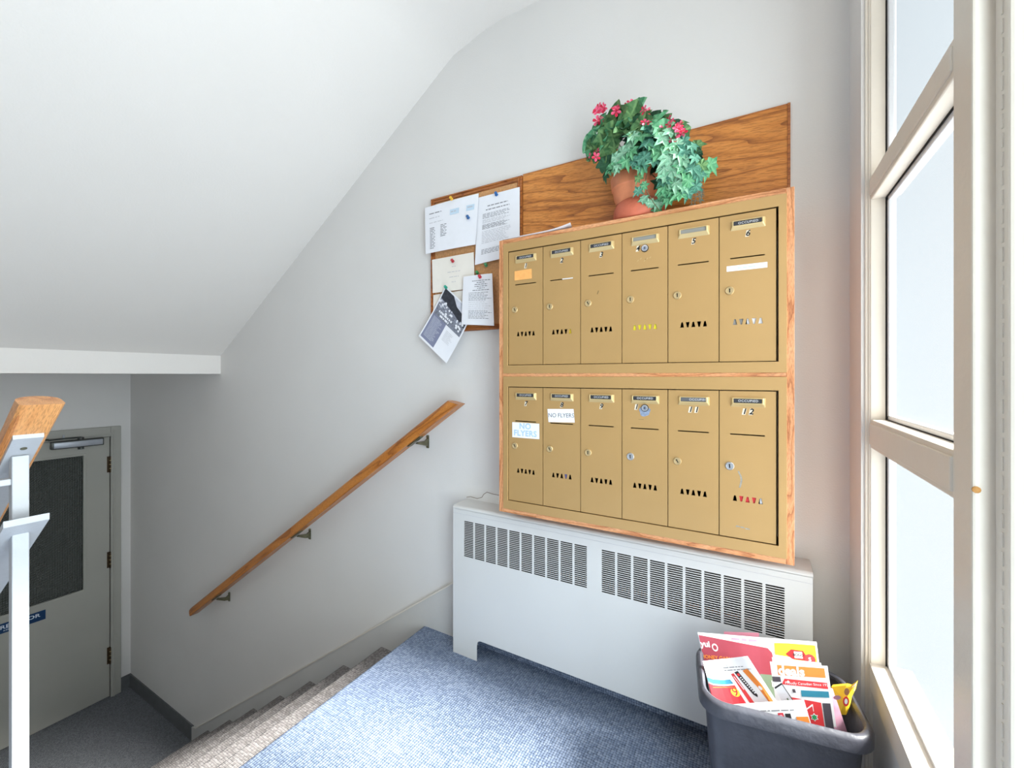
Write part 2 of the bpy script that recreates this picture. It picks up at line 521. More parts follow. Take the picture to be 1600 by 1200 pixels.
# ------------------------------------------------------------------ door_1: hall fire door
d1 = empty('door_1', (XD, (DY0 + DY1) / 2, ZL))
tag(d1, 'grey hall door with a dark pebbled glass panel and closer', 'door', kind='structure')
def part(mb, name, parent, smooth=None, label=None):
    o = mb.build(name, None, smooth)
    o.parent = parent
    o.matrix_parent_inverse = Matrix.Translation(-Vector(parent.location)) if parent.type == 'EMPTY' else Matrix.Identity(4)
    if label: o['label'] = label
    return o
FO = at(188, 800, x=XD).y
mb = MB()
zt_f = at(186, 665, x=XD).z
for (y0, y1, z0, z1) in ((DY1, FO, ZL, zt_f), (2 * DY0 - DY0 - 0.06, DY0, ZL, zt_f), (DY0, DY1, DZ1, zt_f)):
    mb.box(XD - 0.03, XD + 0.020, y0, y1, z0, z1, M_door, 0.004)
for (y0, y1, z0, z1) in ((DY1 + 0.012, DY1 + 0.024, ZL, zt_f - 0.03), (DY0, DY1 + 0.02, DZ1 + 0.012, DZ1 + 0.024)):
    mb.box(XD + 0.015, XD + 0.026, y0, y1, z0, z1, M_door, 0.003)
part(mb, 'door_frame', d1)
GY1 = at(131, 800, x=XD).y; GY0 = DY0 + (DY1 - GY1)
GZ1, GZ0 = at(131, 711, x=XD).z, at(131, 922, x=XD).z
mb = MB(); g = 0.004
xa, xb = XD - 0.045, XD + 0.002
mb.box(xa, xb, GY1, DY1 - g, ZL + 0.008, DZ1 - g, M_door)
mb.box(xa, xb, DY0 + g, GY0, ZL + 0.008, DZ1 - g, M_door)
mb.box(xa, xb, GY0, GY1, ZL + 0.008, GZ0, M_door)
mb.box(xa, xb, GY0, GY1, GZ1, DZ1 - g, M_door)
slab = part(mb, 'door_slab', d1)
mb = MB()
for (y0, y1, z0, z1) in ((GY1 - 0.004, GY1 + 0.012, GZ0 - 0.012, GZ1 + 0.012), (GY0 - 0.012, GY0 + 0.004, GZ0 - 0.012, GZ1 + 0.012), (GY0, GY1, GZ0 - 0.012, GZ0 + 0.004), (GY0, GY1, GZ1 - 0.004, GZ1 + 0.012)):
    mb.box(xb - 0.004, xb + 0.006, y0, y1, z0, z1, M_door, 0.0025)
part(mb, 'glazing_bead', d1)
part(MB().box(XD - 0.026, XD - 0.020, GY0 - 0.003, GY1 + 0.003, GZ0 - 0.003, GZ1 + 0.003, M_pebble), 'glass_pane', d1, label='dark pebbled glass')
M_hinge = paint('antique_brass_hinge', '#4a3a28', 0.4, 0.6, 80, 0.4)
for (pa, pb) in ((713, 738), (862, 887), (1011, 1037)):
    z1, z0 = at(170, pa, x=XD).z, at(170, pb, x=XD).z
    mb = MB().tube([(XD + 0.010, DY1 + 0.001, z0), (XD + 0.010, DY1 + 0.001, z1)], 0.009, M_hinge, 10)
    for k in range(1, 4):
        zc_ = z0 + (z1 - z0) * k / 4
        mb.tube([(XD + 0.010, DY1 + 0.001, zc_ - 0.002), (XD + 0.010, DY1 + 0.001, zc_ + 0.002)], 0.0098, M_brass, 10)
    mb.box(XD, XD + 0.003, DY1 - 0.02, DY1 + 0.02, z0, z1, M_hinge)
    part(mb, 'hinge', d1, 40)
# closer
M_silver = paint('silver_closer_cover', '#aeb2bb', 0.4, 0.4, 20, 0.05)
M_dk = paint('dark_closer_body', '#4b4e4c', 0.4, 0.4, 20, 0.1)
c1, c0 = at(161, 690, x=XD + 0.055), at(84, 697, x=XD + 0.055)
zc_ = (c1.z + c0.z) / 2
mb = MB().box(XD + 0.002, XD + 0.052, c0.y - 0.01, c1.y + 0.008, zc_ - 0.028, zc_ + 0.028, M_dk, 0.004)
mb.box(XD + 0.05, XD + 0.058, c0.y, c1.y, zc_ - 0.021, zc_ + 0.021, M_silver, 0.003)
ym = c0.y + 0.56 * (c1.y - c0.y)
mb.lathe([(0.018, -0.046), (0.018, -0.03), (0.010, -0.028)], (XD + 0.028, ym, zc_), M_dk, 14)
mb.lathe([(0.010, 0.028), (0.018, 0.03), (0.018, 0.046), (0.006, 0.05)], (XD + 0.028, ym, zc_), M_dk, 14)
clo = part(mb, 'door_closer', d1, 30, 'silver fronted door closer')
zb = zc_ + 0.046
mb = MB().tube([(XD + 0.03, ym, zb), (XD + 0.06, ym - 0.10, zb + 0.004), (XD + 0.10, ym - 0.19, zb + 0.006)], 0.006, M_dk, 8)
mb.tube([(XD + 0.10, ym - 0.19, zb + 0.010), (XD + 0.012, ym - 0.30, zb + 0.014)], 0.006, M_dk, 8)
mb.box(XD + 0.004, XD + 0.018, ym - 0.34, ym - 0.26, zb + 0.002, zb + 0.026, M_dk, 0.002)
mb.tube([(XD + 0.05, ym - 0.10, zb - 0.004), (XD + 0.05, ym - 0.10, zb + 0.03)], 0.006, M_silver, 8)
o = mb.build('closer_arm', clo, 40)
# sign
M_navy = paint('navy_sign', '#123a63', 0.4, 0, 20, 0.04)
M_signtxt = paint('white_sign_print', '#dfe8f2', 0.5)
sy1 = at(71, 955, x=XD).y; sz1, sz0 = at(71, 952, x=XD).z, at(71, 966.5, x=XD).z
sw = 0.275
mb = MB().box(xb, xb + 0.002, sy1 - sw, sy1, sz0, sz1, M_navy)
def side_text(mb, body, size, yc, zc, xo, m, xs=1.0, space=1.0, bold=0.0):
    v, f_ = text2d(body, size, 'CENTER', 0, space, bold, xs)
    mb.add([(xo, yc + p.x, zc + p.y) for p in v], f_, m)     # read from +x: left is small y
side_text(mb, 'FIRE DOOR', 0.036, sy1 - sw / 2 - 0.002, sz0 + (sz1 - sz0) * 0.60, xb + 0.0026, M_signtxt, 1.22, 1.0, 0.0006)
side_text(mb, 'KEEP CLOSED', 0.014, sy1 - sw / 2 - 0.01, sz0 + (sz1 - sz0) * 0.24, xb + 0.0026, M_signtxt, 1.3)
part(mb, 'door_sign', d1, label='navy sign lettered FIRE DOOR')

# ------------------------------------------------------------------ window wall on the right
ZS = at(1363, 1037, y=1.347).z             # sill
R1 = (at(1361, 700, y=1.35).z, at(1361, 655, y=1.35).z)
R2 = (at(1361, 313, y=1.35).z, at(1361, 277, y=1.35).z)
PY0, PY1 = 0.79, 0.853
mb = MB()
mb.box(0.236, 0.300, 1.356, YW + 0.14, -0.1, ZT + 0.1, M_wall)
mb.box(XR + 0.004, 0.32, PY1, 1.36, -0.1, ZS - 0.05, M_wall)
mb.box(0.236, 0.46, YB, -0.52, -0.1, ZT + 0.1, M_wall)
mb.box(XR, 0.46, -0.52, PY0, 2.28, ZT + 0.1, M_wall)
struct(mb, 'wall_right')
w1 = empty('window_1', (XR, 1.1, ZS))
tag(w1, 'tall cream window with three frosted panes', 'window', kind='structure')
mb = MB()
mb.box(0.243, 0.300, 1.351, 1.357, -0.0, ZT, M_frame, 0.002)
mb.box(0.249, 0.300, 1.3475, 1.352, -0.0, ZT, M_frame, 0.0015)
mb.box(XR, 0.300, 1.345, 1.349, 0, ZT, M_frame)
part(mb, 'window_jamb', w1)
part(MB().box(XR, 0.46, PY0, PY1, 0, ZT, M_frame, 0.003), 'window_mullion', w1)
for k, (z0, z1) in enumerate((R1, R2)):
    mb = MB().box(XR, 0.31, PY1 - 0.005, 1.347, z0, z1, M_frame, 0.003)
    mb.box(XR - 0.003, XR + 0.01, PY1, 1.345, z0 + 0.010, z1 - 0.010, M_frame, 0.002)
    part(mb, 'window_rail', w1)
mb = MB().prism([(XR - 0.002, ZS - 0.06), (XR - 0.002, ZS), (0.30, ZS + 0.006), (0.33, ZS + 0.006), (0.33, ZS - 0.06)], PY1 - 0.003, 1.347, M_frame)
part(mb, 'window_sill', w1)
panes = ((ZS, R1[0]), (R1[1], R2[0]), (R2[1], ZT))
for (z0, z1) in panes:
    fr = MB()
    b_ = 0.012
    for (y0, y1, c0_, c1_) in ((1.345 - b_, 1.346, z0, z1), (PY1 - 0.001, PY1 + b_, z0, z1), (PY1, 1.345, z0, z0 + b_), (PY1, 1.345, z1 - b_, z1)):
        fr.box(0.2835, 0.298, y0, y1, c0_, c1_, M_white, 0.002)
    part(fr, 'glazing_bead', w1)
    pn = part(MB().box(0.2925, 0.2965, PY1, 1.345, z0, z1, M_frost), 'glass_pane', w1)
    gp = MB()
    for (y0, y1, c0_, c1_) in ((1.3435, 1.3455, z0, z1), (PY1, 1.345, z1 - 0.002, z1 + 0.0005), (PY1, 1.345, z0 - 0.0005, z0 + 0.0015)):
        gp.box(0.2805, 0.2835, y0, y1, c0_, c1_, M_gap)
    part(gp, 'putty_gap', w1)

# glazed entrance door beside the camera
d2 = empty('door_2', (0.35, 0.1, 0))
tag(d2, 'white glazed entrance door frame at the right edge', 'door', kind='structure')
mb = MB().box(0.274, 0.46, 0.753, PY0 + 0.002, 0, 2.28, M_frame, 0.004)
mb.box(0.274, 0.46, -0.52, -0.48, 0, 2.28, M_frame)
mb.box(0.274, 0.46, -0.48, 0.753, 2.22, 2.28, M_frame)
part(mb, 'door_frame', d2)
mb = MB()
for k in range(92):
    mb.box(0.2725, 0.2745, 0.768, 0.771, 0.02 + k * 0.024, 0.038 + k * 0.024, M_trim)
part(mb, 'weatherstrip', d2)['kind'] = 'stuff'
mb = MB().box(0.330, 0.375, 0.64, 0.750, 0.01, 2.21, M_white, 0.004)
mb.box(0.330, 0.375, -0.475, -0.36, 0.01, 2.21, M_white, 0.004)
mb.box(0.332, 0.373, -0.37, 0.65, 0.01, 0.22, M_white)
mb.box(0.332, 0.373, -0.37, 0.65, 2.10, 2.21, M_white)
part(mb, 'door_slab', d2)
part(MB().box(0.350, 0.356, -0.37, 0.65, 0.22, 2.10, M_clear), 'glass_pane', d2)
o = part(MB().lathe([(0.0001, 0.004), (0.003, 0.0035), (0.0045, 0.002), (0.0045, 0.0)], (0.2565, PY0, at(1525, 765, y=PY0).z), paint('orange_stain', '#c08a4a', 0.6), 10, '-y'), 'screw_plug', d2, 40)

# ------------------------------------------------------------------ dome lamp added as unseen warm fill (above and behind the camera)
lp = empty('fill_lamp', (-0.75, -0.75, ZT))
tag(lp, 'added white dome fill lamp over the landing behind the viewpoint', 'lamp')
part(MB().lathe([(0.0, 0.0), (0.17, 0.0), (0.17, -0.03), (0.15, -0.035)], lp.location, M_white, 32), 'fill_lamp_base', lp, 40)
ml, nt, b_ = newmat('fill_lamp_glow')
b_.inputs['Base Color'].default_value = (1, 1, 1, 1)
b_.inputs['Emission Color'].default_value = (1.0, 0.74, 0.50, 1)
b_.inputs['Emission Strength'].default_value = 9.0
part(MB().lathe([(0.15, -0.03), (0.145, -0.06), (0.12, -0.09), (0.07, -0.11), (0.001, -0.117)], lp.location, ml, 32), 'fill_lamp_dome', lp, 60)

# ------------------------------------------------------------------ oak mailbox case and the two mailbox units
XL, XRr = at(780, 500, y=YM).x, at(1241.5, 500, y=YM).x
zc = CAMZ
CT, CB = zc + 0.497, zc - 0.4995
SH0, SH1 = zc - 0.0035, zc + 0.0085
case = empty('mailbox_case', ((XL + XRr) / 2, (YM + YW) / 2, CB))
tag(case, 'oak case around the two gold mailbox units', 'cabinet')
yb_ = YW - 0.0130
part(MB().box(XL, XL + 0.019, YM, yb_, CB, CT, M_oakv, 0.001), 'side_board', case)
part(MB().box(XRr - 0.019, XRr, YM, yb_, CB, CT, M_oakv, 0.001), 'side_board', case)
part(MB().box(XL + 0.019, XRr - 0.019, YM, yb_, CT - 0.019, CT, M_oak, 0.001), 'top_board', case)
part(MB().box(XL + 0.019, XRr - 0.019, YM, yb_, CB, CB + 0.019, M_oak, 0.001), 'bottom_board', case)
part(MB().box(XL + 0.019, XRr - 0.019, YM, yb_, SH0, SH1, M_oak, 0.001), 'shelf', case)

DW = 0.138; DX0 = at(795, 500, y=YM).x
DH = 0.4105; GAP = 0.0022
U_Z = {0: (SH1, CT - 0.0155, zc + 0.0397), 1: (CB + 0.0155, SH0, zc - 0.4510)}
# one door blank with mail slot and five vent cut-outs, shared by all twelve
dw, dh = DW - GAP, DH - GAP
loops = [[(0, 0), (dw, 0), (dw, dh), (0, dh)]]
zl = lambda d: dh - d                      # distance down from the door's top edge
loops.append(rrect(0.0265, zl(0.1222), 0.1105, zl(0.1188), 0.0015, 2))
for k in range(5):
    cxk = 0.0385 + k * 0.0154
    zc0 = zl(0.2985)
    wb, wt = (0.0053, 0.0021)
    if k % 2: wb, wt = wt, wb
    h2 = 0.0078
    loops.append([(cxk - wb, zc0 - h2), (cxk + wb, zc0 - h2), (cxk + wt, zc0 + h2), (cxk - wt, zc0 + h2)])
v, fcs = fill2d(loops, 0.0016)
door_me = obj_from('mailbox_door', front(v), fcs, M_gold)
# returned (folded) edges give the door depth
ed = MB().box(0, 0.0016, 0, 0.014, 0, dh, M_gold).box(dw - 0.0016, dw, 0, 0.014, 0, dh, M_gold).box(0, dw, 0, 0.014, dh - 0.0016, dh, M_gold).box(0, dw, 0, 0.014, 0, 0.0016, M_gold)
tmp = ed.build('tmp')
bm = bmesh.new(); bm.from_mesh(door_me.data); bm.from_mesh(tmp.data); bm.to_mesh(door_me.data); bm.free()
bpy.data.objects.remove(tmp)
DOOR = door_me.data
bpy.data.objects.remove(door_me)
# name holder
def holder_mesh():
    mb = MB()
    B = [(0.0268, zl(0.0440)), (0.1122, zl(0.0440)), (0.1122, zl(0.0175)), (0.0268, zl(0.0175))]
    T = [(0.0320, zl(0.0345)), (0.1070, zl(0.0345)), (0.1070, zl(0.0190)), (0.0320, zl(0.0190))]
    Wn = [(0.0350, zl(0.0325)), (0.1030, zl(0.0325)), (0.1030, zl(0.0205)), (0.0350, zl(0.0205))]
    o1, o2, o3 = 0.0006, 0.0095, 0.0060
    V = [(x, -o1, z) for x, z in B] + [(x, -o2, z) for x, z in T] + [(x, -o2, z) for x, z in Wn] + [(x, -o3, z) for x, z in Wn]
    F_ = []
    for r in range(3):
        for k in range(4):
            F_.append((r * 4 + k, r * 4 + (k + 1) % 4, (r + 1) * 4 + (k + 1) % 4, (r + 1) * 4 + k))
    mb.add(V, F_, M_holder)
    bm = bmesh.new()
    o = mb.build('tmp')
    bm.from_mesh(o.data)
    bmesh.ops.bevel(bm, geom=[e for e in bm.edges if all(abs(v_.co.y + o2) < 0.005 or abs(v_.co.y + o1) < 0.0005 for v_ in e.verts)], offset=0.0016, segments=2, profile=0.5, affect='EDGES')
    bm.to_mesh(o.data); bm.free()
    me = o.data
    bpy.data.objects.remove(o)
    return me
HOLDER = holder_mesh()
def strip_mesh(mat, txt=True, dx=0.0):
    mb = MB().add([(0.0352, -0.0062, zl(0.0323)), (0.1028, -0.0062, zl(0.0323)), (0.1028, -0.0062, zl(0.0207)), (0.0352, -0.0062, zl(0.0207))], [(0, 1, 2, 3)], mat)
    if txt:
        v, f_ = text2d('OCCUPIED', 0.0088, 'CENTER', 0, 1.15, 0.0001)
        mb.add(front(v, 0.0066, 0.0705 + dx, zl(0.0268)), f_, M_tapetxt)
    o = mb.build('tmp'); me = o.data; bpy.data.objects.remove(o)
    return me
M_stripglare = paint('glare_grey_tape', '#8d8c86', 0.45)  # glare on the tape painted in as flat grey
M_stripm = paint('mid_grey_tape', '#5c5d62', 0.4)  # mid grey tape, its lettering set off centre
STRIPS = {'t': strip_mesh(M_strip), 'tr': strip_mesh(M_stripm, True, 0.012), 'g': strip_mesh(M_stripglare, False)}
def lock_mesh(m, ang, big=False):
    mb = MB()
    r = 0.0118
    mb.lathe([(r, 0.0), (r, 0.0022), (r * 0.86, 0.0042), (r * 0.66, 0.0042), (r * 0.62, 0.0034), (0.0001, 0.0034)], (0, 0, 0), m, 20, '-y')
    ca, sa = math.cos(ang), math.sin(ang)
    q = [(-0.0014, -0.0052), (0.0014, -0.0052), (0.0014, 0.003), (0.0024, 0.0045), (0, 0.006), (-0.0024, 0.0045), (-0.0014, 0.003)]
    mb.add([(x * ca - z * sa, -0.0038, x * sa + z * ca) for x, z in q], [list(range(7))], M_gap)
    o = mb.build('tmp', None, 40); me = o.data; bpy.data.objects.remove(o)
    return me
LK = {'b0': lock_mesh(M_brass, 0.0), 'b1': lock_mesh(M_brass, 0.5), 's': lock_mesh(M_steel, 0.1)}
def cam_lock():
    mb = MB()
    mb.lathe([(0.0112, 0), (0.0112, 0.003), (0.0098, 0.004)], (0, 0, 0), M_black, 20, '-y')
    mb.lathe([(0.0098, 0.0035), (0.0094, 0.0055), (0.0060, 0.0058), (0.0058, 0.0045)], (0, 0, 0), M_steel, 20, '-y')
    mb.lathe([(0.0060, 0.0044), (0.0030, 0.0046), (0.0001, 0.0046)], (0, 0, 0), paint('blue_steel', '#9aa7bd', 0.3, 0.7), 16, '-y')
    mb.box(-0.0012, 0.0012, -0.0052, -0.0044, -0.003, 0.003, M_black)
    o = mb.build('tmp', None, 40); me = o.data; bpy.data.objects.remove(o)
    return me
CAML = cam_lock()
def ob(name, me, parent, loc, label=None):
    o = bpy.data.objects.new(name, me); COL.objects.link(o); o.parent = parent; o.location = loc
    if label: o['label'] = label
    return o
M_numbg = paint('number_sticker', '#e3d8c4', 0.6)
def number_mesh(s):
    mb = MB()
    n = len(s)
    for k, ch in enumerate(s):
        xo = (k - (n - 1) / 2) * 0.0165
        mb.add([(xo - 0.0058, -0.0011, -0.0088), (xo + 0.0030, -0.0011, -0.0088), (xo + 0.0066, -0.0011, 0.0088), (xo - 0.0022, -0.0011, 0.0088)], [(0, 1, 2, 3)], M_numbg)
        v, f_ = text2d(ch, 0.0220, 'CENTER', 0.25, 1.0, 0.0005)
        mb.add(front(v, 0.0015, xo + 0.0004, 0.0), f_, M_black)
    o = mb.build('tmp'); me = o.data; bpy.data.objects.remove(o)
    return me

def quad_patch(mb, pts, out, m):
    mb.add([(x, -out, z) for x, z in pts], [list(range(len(pts)))], m)
    return mb

words_u = {0: 'upper', 1: 'lower'}
M_orange = paint('orange_sticker', '#f2ab62', 0.7, 0, 60, 0.1)
M_bluepale = paint('pale_blue_lettering', '#a9c6e0', 0.7)
strip_kind = ['t', 't', 't', 'g', 'g', 't', 't', 't', 't', 't', 'tr', 't']
lock_kind = ['b1', 'b0', 'b1', 'b0', 'b0', 'b0', 'b1', 'b1', 'b0', 's', 'b1', 's']
lock_dy = [0.2100] * 12
for u in (0, 1):
    z0, z1, dz = U_Z[u]
    unit = empty('mailbox_unit', ((XL + XRr) / 2, (YM + YW) / 2, z0))
    tag(unit, ['gold metal mailbox unit numbered 1 to 6 below the potted plant', 'gold metal mailbox unit numbered 7 to 12 just above the radiator'][u], 'mailbox', 'gold mailbox units in the oak case')
    xl, xr = XL + 0.0195, XRr - 0.0175
    ox0, ox1 = DX0 - GAP, DX0 + 6 * DW + 0.0035
    oz0, oz1 = dz - 0.0025, dz + DH + 0.001
    # flange frame, standing just proud of the oak
    v, fcs = fill2d([[(xl, z0), (xr, z0), (xr, z1), (xl, z1)], [(ox0, oz0), (ox1, oz0), (ox1, oz1), (ox0, oz1)]], 0.003, 0.0003)
    fr = MB().add([(p.x, YM - 0.0018 - p.z, p.y) for p in v], fcs, M_gold)
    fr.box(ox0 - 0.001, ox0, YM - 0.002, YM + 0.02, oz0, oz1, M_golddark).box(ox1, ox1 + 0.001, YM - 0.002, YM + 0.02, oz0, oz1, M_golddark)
    part(fr, 'flange', unit)
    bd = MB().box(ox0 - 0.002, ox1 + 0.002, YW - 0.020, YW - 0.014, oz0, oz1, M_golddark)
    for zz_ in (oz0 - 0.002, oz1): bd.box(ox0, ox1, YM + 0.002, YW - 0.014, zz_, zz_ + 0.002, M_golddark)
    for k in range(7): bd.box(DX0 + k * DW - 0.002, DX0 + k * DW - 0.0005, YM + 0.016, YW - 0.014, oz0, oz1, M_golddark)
    part(bd, 'body', unit)
    off = -Vector(unit.location)
    for k in range(6):
        n = u * 6 + k
        d = ob('mailbox_door', DOOR, unit, Vector((DX0 + k * DW, YM + 0.0015, dz)) + off, 'mailbox door numbered %d' % (n + 1))
        ob('name_holder', HOLDER, d, (0, 0, 0))
        ob('name_strip', STRIPS[strip_kind[n]], d, (0, 0, 0))
        ob('lock', LK[lock_kind[n]], d, (0.0255, -0.0006, zl(lock_dy[n])))
        num = str(n + 1)
        dxn = 0.0
        if n == 3: dxn = -0.0215
        if n == 9: num, dxn = '1', -0.026
        ob('number', number_mesh(num), d, (0.069 + dxn, 0, zl(0.0565 if n not in (3, 9) else 0.0545)))
        if n in (3, 9):
            ob('cam_lock', CAML, d, (0.0695, -0.0006, zl(0.0565)), 'round steel lock below the name holder')
            mb = MB()
            if n == 9:
                mb2 = [(0.069 + 0.0165 * (1 + 0.12 * math.sin(5 * a_)) * math.cos(a_), zl(0.0660) + 0.0165 * (1 + 0.1 * math.cos(3 * a_)) * math.sin(a_)) for a_ in [2 * math.pi * j / 20 for j in range(20)]]
                quad_patch(mb, mb2, 0.0010, paint('blue_grey_worn_patch', '#8491a8', 0.6, 0, 200, 0.25))
                quad_patch(mb, [(0.050, zl(0.0930)), (0.066, zl(0.0930)), (0.066, zl(0.0922)), (0.050, zl(0.0922))], 0.0010, M_golddark)
                mb.build('worn_patch', d)
            else:
                for (xx, dd) in ((0.046, 0.093), (0.055, 0.088), (0.066, 0.096), (0.069, 0.092), (0.074, 0.09), (0.083, 0.088)):
                    quad_patch(mb, [(xx, zl(dd)), (xx + 0.004, zl(dd - 0.004)), (xx + 0.005, zl(dd - 0.003)), (xx + 0.001, zl(dd + 0.001))], 0.0010, M_golddark if xx == 0.069 else M_brass)
                mb.build('scratch', d)['kind'] = 'stuff'
        if n == 0:
            quad_patch(MB(), [(0.024, zl(0.1045)), (0.094, zl(0.1045)), (0.093, zl(0.0700)), (0.024, zl(0.0710))], 0.0014, M_orange).build('sticker', d)['label'] = 'orange paper sticker'
        if n == 1:
            MB().box(0.072, 0.110, -0.002, 0.02, zl(0.1216), zl(0.1190), M_paper).build('paper_in_slot', d)
        if n == 2:
            quad_patch(MB(), [(0.055, zl(0.183)), (0.058, zl(0.183)), (0.062, zl(0.172)), (0.059, zl(0.172))], 0.0010, M_golddark).build('scratch', d)
        if n == 5:
            mb = quad_patch(MB(), [(0.018, zl(0.1560)), (0.116, zl(0.1560)), (0.116, zl(0.1410)), (0.018, zl(0.1410))], 0.0012, M_paper)
            for a_, b2 in ((0.045, 0.055), (0.058, 0.068), (0.071, 0.088)):
                quad_patch(mb, [(a_, zl(0.1495)), (b2, zl(0.1495)), (b2, zl(0.1478)), (a_, zl(0.1478))], 0.0016, M_bluepale)
            mb.build('sticker', d)['label'] = 'thin white paper label'
        if n == 6:
            mb = quad_patch(MB(), [(0.0145, zl(0.1800)), (0.1235, zl(0.1795)), (0.1230, zl(0.1255)), (0.0145, zl(0.1255))], 0.0014, M_paper)
            for body, zt_, sp in (('NO', 0.1385, 1.1), ('FLYERS', 0.1640, 1.05)):
                v, f_ = text2d(body, 0.0285, 'CENTER', 0, sp, 0.0007)
                mb.add(front(v, 0.0018, 0.067, zl(zt_)), f_, M_bluepale)
            mb.build('sticker', d)['label'] = 'white card lettered NO FLYERS in pale blue'
        if n == 7:
            mb = quad_patch(MB(), [(0.0205, zl(0.1175)), (0.1165, zl(0.1140)), (0.1125, zl(0.0690)), (0.0165, zl(0.0725))], 0.0014, M_paper)
            v, f_ = text2d('NO FLYERS', 0.0205, 'CENTER', 0, 1.0, -0.0001, 0.93)
            mb.add([Vector((p_.x, p_.y, p_.z + 0.03 * p_.x)) for p_ in front(v, 0.0018, 0.067, zl(0.0950))], f_, paint('charcoal_print', '#3f3e44', 0.7))
            mb.build('sticker', d)['label'] = 'white card lettered NO FLYERS in charcoal'
        if n == 11:
            mb = MB()
            sc = paint('scraped_grey_metal', '#9c978c', 0.5, 0.3, 150, 0.2)
            path = [(0.047, 0.222), (0.049, 0.228), (0.053, 0.236), (0.0545, 0.246), (0.053, 0.256), (0.0500, 0.268)]
            for (xa_, da), (xb2, db2) in zip(path, path[1:]):
                quad_patch(mb, [(xa_ - 0.0022, zl(da)), (xa_ + 0.0022, zl(da)), (xb2 + 0.0022, zl(db2)), (xb2 - 0.0022, zl(db2))], 0.0010, sc)
            for xa_, da, wd in ((0.040, 0.375, 0.012), (0.052, 0.376, 0.010), (0.063, 0.378, 0.012)):
                quad_patch(mb, [(xa_, zl(da + 0.003)), (xa_ + wd, zl(da + 0.0025)), (xa_ + wd, zl(da)), (xa_ + 0.002, zl(da - 0.0015))], 0.0010, sc)
            mb.build('scratch', d)['kind'] = 'stuff'

# mail lying inside some boxes, showing through the vents
def mail(n, name, label, mat, ks):
    u, k = divmod(n - 1, 6)
    dz = U_Z[u][2]
    x0 = DX0 + k * DW + 0.0385 + (ks[0] - 0.5) * 0.0154
    x1 = DX0 + k * DW + 0.0385 + (ks[1] + 0.5) * 0.0154
    zb_ = dz + 0.012
    mb = MB().prism([(x0, zb_), (x1, zb_), (x1, dz + zl(0.283)), (x0 + 0.002, dz + zl(0.285))], YM + 0.0045, YM + 0.0065, mat)
    tag(mb.build(name), label, 'mail', 'mail inside the mailboxes')
mail(4, 'leaflet', 'yellow leaflet showing through the vents of mailbox 4', paint('yellow_leaflet', '#e8da2c', 0.6), (0, 4))
mail(2, 'leaflet', 'yellow slip showing through the last vent of mailbox 2', paint('yellow_slip', '#c9ac2a', 0.6), (4, 4))
mail(6, 'envelope', 'white envelope showing through the vents of mailbox 6', M_paper, (1.6, 4))
mail(6, 'envelope', 'grey envelope at the left vents of mailbox 6', paint('grey_envelope', '#8d8b88', 0.6), (0, 1.4))
mail(8, 'leaflet', 'violet leaflet showing through one vent of mailbox 8', paint('violet_leaflet', '#5a5a92', 0.6), (3, 3))
mail(12, 'leaflet', 'red leaflet showing through the vents of mailbox 12', paint('red_leaflet', '#d8343a', 0.6), (1, 3.4))
mail(12, 'envelope', 'white envelope at the last vent of mailbox 12', M_paper, (3.7, 4.2))

# ------------------------------------------------------------------ oak panel above the case
bx0, bx1 = at(817, 300, y=YW - 0.01).x, at(1235, 300, y=YW - 0.01).x
bz1 = zc + 0.806
bp = empty('oak_panel', ((bx0 + bx1) / 2, YW, CT - 0.05))
tag(bp, 'grained oak backboard panel on the wall behind the plant', 'panel')
part(MB().box(bx0, bx1 - 0.006, YW - 0.009, YW, CT - 0.06, bz1 - 0.003, M_oakp), 'board', bp)
part(MB().box(bx1 - 0.007, bx1, YW - 0.012, YW, CT - 0.06, bz1, M_corkf).box(bx0, bx1 - 0.007, YW - 0.0095, YW, bz1 - 0.0035, bz1, M_corkf), 'edge_strip', bp)

